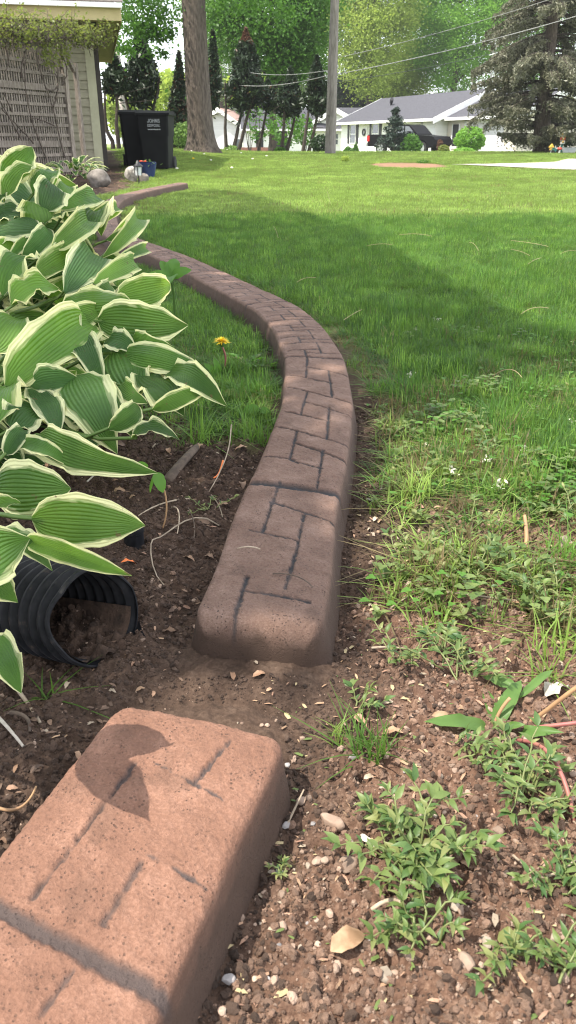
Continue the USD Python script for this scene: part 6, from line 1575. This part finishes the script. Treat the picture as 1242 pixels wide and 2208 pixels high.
mb = MB(); zt = H_C + .003
q = np.array([list(top(512, 1189)) + [zt], list(top(535, 1187)) + [zt + .002], list(top(561, 1190)) + [zt]]); mb.tube(spline(q, 6), .0013, 5); tag(obj('stick', mb.get(), 'twig_pale', None, True), 'short pale twig lying on top of the long curb', 'stick')
mb = MB(); q = np.array([list(top(588, 1243)) + [zt], list(top(635, 1250)) + [zt + .002], list(top(674, 1272)) + [zt]]); mb.tube(spline(q, 8), .0010, 5); tag(obj('stick', mb.get(), 'twig_dark', None, True), 'thin dark curved stem on top of the long curb', 'stick')

# crumbs of soil, nobody could count them
def lump(seed, sub=1):
    v, f = blob(1.0, sub, .75, seed, (1, .8, .65), 2.6); return v, f
prot = [(lump(k), 'clod', False) for k in range(5)] + [(lump(10 + k), 'clod_dry', False) for k in range(4)] + [(lump(20 + k), 'pebble_tan', False) for k in range(2)] + [(lump(23), 'clod_dry', False)]
n = 170000
x = r.uniform(-.85, 1.0, n); y = .33 + 1.75 * r.random(n) ** 1.35
k = (np.abs(x) < .42 * y + .22)
x, y = x[k], y[k]
s2 = np.abs(curb_side(x, y)); s1 = _tree1.query(np.c_[x, y])[0]
k = ((s2 > .105) | (y < .86)) & (s1 > .094) & (r.random(len(x)) < 1 - .8 * lawn(x, y)) & ~((y > .87) & (y < .9) & (np.abs(x + .045) < .1))
x, y, s1, s2 = x[k], y[k], s1[k], s2[k]
dr = dry(x, y)
sz = .0007 + .0045 * r.random(len(x)) ** 8 + .0012 * r.random(len(x))
path = np.exp(-((y - (.80 + .10 * (x + .1))) / .05) ** 2) * (x > -.3) * (x < .15)
sz *= 1 - .5 * path
t = r.random(len(x))
idx = np.where(t < .62 - .45 * dr, r.integers(0, 5, len(x)), np.where(t < .90, np.where(dr > .3, r.integers(5, 9, len(x)), r.integers(0, 5, len(x))), np.where(r.random(len(x)) < .3 + .7 * dr, r.integers(9, 12, len(x)), r.integers(0, 5, len(x)))))
instancer('soil_crumbs', prot, np.c_[x, y, ground_z(x, y) + sz * .2], 0 * x, sz, idx, 'loose crumbs of earth and grit over the bare soil', 'soil', tilt=True)
# fine litter: bark flakes and straw bits
def flake(seed):
    rr = np.random.default_rng(seed); L, W = 1.0, rr.uniform(.18, .4); v = np.array([[-.5, -W / 2, 0], [.1, -W / 2 * 1.2, .08], [.5, 0, 0], [.05, W / 2, .05], [-.45, W / 3, -.02]]); return v, np.array([[0, 1, 3], [1, 2, 3], [0, 3, 4]])
prot = [(flake(k), m, False) for k, m in enumerate(['dry_leaf_dark', 'dry_leaf_dark', 'dry_leaf', 'dry_leaf', 'twig_pale', 'straw', 'weed_leaf'])]
n = 11000; x = r.uniform(-1.1, 1.2, n); y = .35 + 2.3 * r.random(n) ** 1.2
k = (np.abs(x) < .42 * y + .22); x, y = x[k], y[k]
s2 = np.abs(curb_side(x, y)); s1 = _tree1.query(np.c_[x, y])[0]
k = ((s2 > .108) | (y < .86)) & (s1 > .098) & (r.random(len(x)) < np.where(x < -.1, .55, .75) * (1 - .5 * lawn(x, y))); x, y = x[k], y[k]
left = (curb_side(x, y) < 0) | (x < -.2)
sz = (.004 + .011 * r.random(len(x)) ** 2)
idx = np.where(left, r.choice([0, 1, 2, 3, 4], len(x), p=[.46, .30, .17, .06, .01]), r.choice([2, 3, 4, 5, 6], len(x), p=[.32, .24, .10, .20, .14]))
instancer('leaf_litter', prot, np.c_[x, y, ground_z(x, y) + .0025], r.uniform(0, 6.28, len(x)), sz, idx, 'fine dead leaf and straw litter over the soil', 'litter')
# tiny creeping weeds between the larger ones
def rosette(seed):
    rr = np.random.default_rng(seed); mb = MB()
    for j in range(7):
        v, f = small_leaf(.012 * rr.uniform(.7, 1.3), .0065, .3, .15); mb.add(place(v, (0, 0, .004 + .008 * rr.random()), j * .9 + rr.normal() * .3, rr.uniform(.1, .7), rr.normal() * .3), f)
    return mb.get()
def clover(seed):
    rr = np.random.default_rng(seed); mb = MB()
    for j in range(4):
        o_ = np.array([rr.normal() * .012, rr.normal() * .012, .012 + .018 * rr.random()])
        for q in range(3):
            v, f = small_leaf(.0062, .006, .15, .05); mb.add(place(v, o_, q * 2.09 + rr.random() * .5, rr.uniform(.0, .35), 0), f)
    return mb.get()
prot = [(rosette(0), 'weed_leaf', False), (rosette(1), 'weed_leaf', False), (rosette(2), 'weed_leaf_pale', False), (clover(3), 'bright_leaf', False), (clover(4), 'weed_leaf', False), (blades(np.random.default_rng(5), 12, .012, .035, .0011, 1.2), 'grass_far', False), (blades(np.random.default_rng(6), 10, .015, .04, .0009, 1.4), 'grass_dry', False)]
n = 22000; x = r.uniform(.12, 1.6, n); y = .85 + 2.0 * r.random(n) ** 1.1
g = meshkit.fbm(np.c_[x * 6, y * 6, x * 0] + 40, 3, 33)
edge = sstep(.36, .56, g) * sstep(.88, 1.2, y + (x - .3) * .3) * sstep(.13, .26, curb_side(x, y)) * sstep(3.0, 2.0, y)
k = (np.abs(x) < .42 * y + .2) & (r.random(n) < edge * .95); x, y = x[k], y[k]
instancer('creeping_weeds', prot, np.c_[x, y, ground_z(x, y) + .002], r.uniform(0, 6.28, len(x)), r.uniform(.7, 1.7, len(x)), np.where(meshkit.fbm(np.c_[x * 7, y * 7, x * 0] + 80, 2, 44) > .66, r.choice(7, len(x), p=[.12, .08, .06, .28, .20, .16, .10]), r.choice(7, len(x), p=[.10, .08, .10, .02, .02, .44, .24])), 'low creeping weeds covering the ragged lawn edge', 'weeds')
# bark mulch around the far bed
prot = [(flake(50 + k), 'dry_leaf_dark' if k < 3 else 'dry_leaf', False) for k in range(5)]
n = 5000; x = r.uniform(-6, -1.6, n); y = r.uniform(5.5, 17, n); k = (lawn(x, y) < .3) & (curb_side(x, y) < -.12); x, y = x[k], y[k]
instancer('bark_mulch', prot, np.c_[x, y, ground_z(x, y) + .01], r.uniform(0, 6.28, len(x)), r.uniform(.03, .08, len(x)), r.integers(0, 5, len(x)), 'brown bark mulch on the bed before the garage', 'mulch')
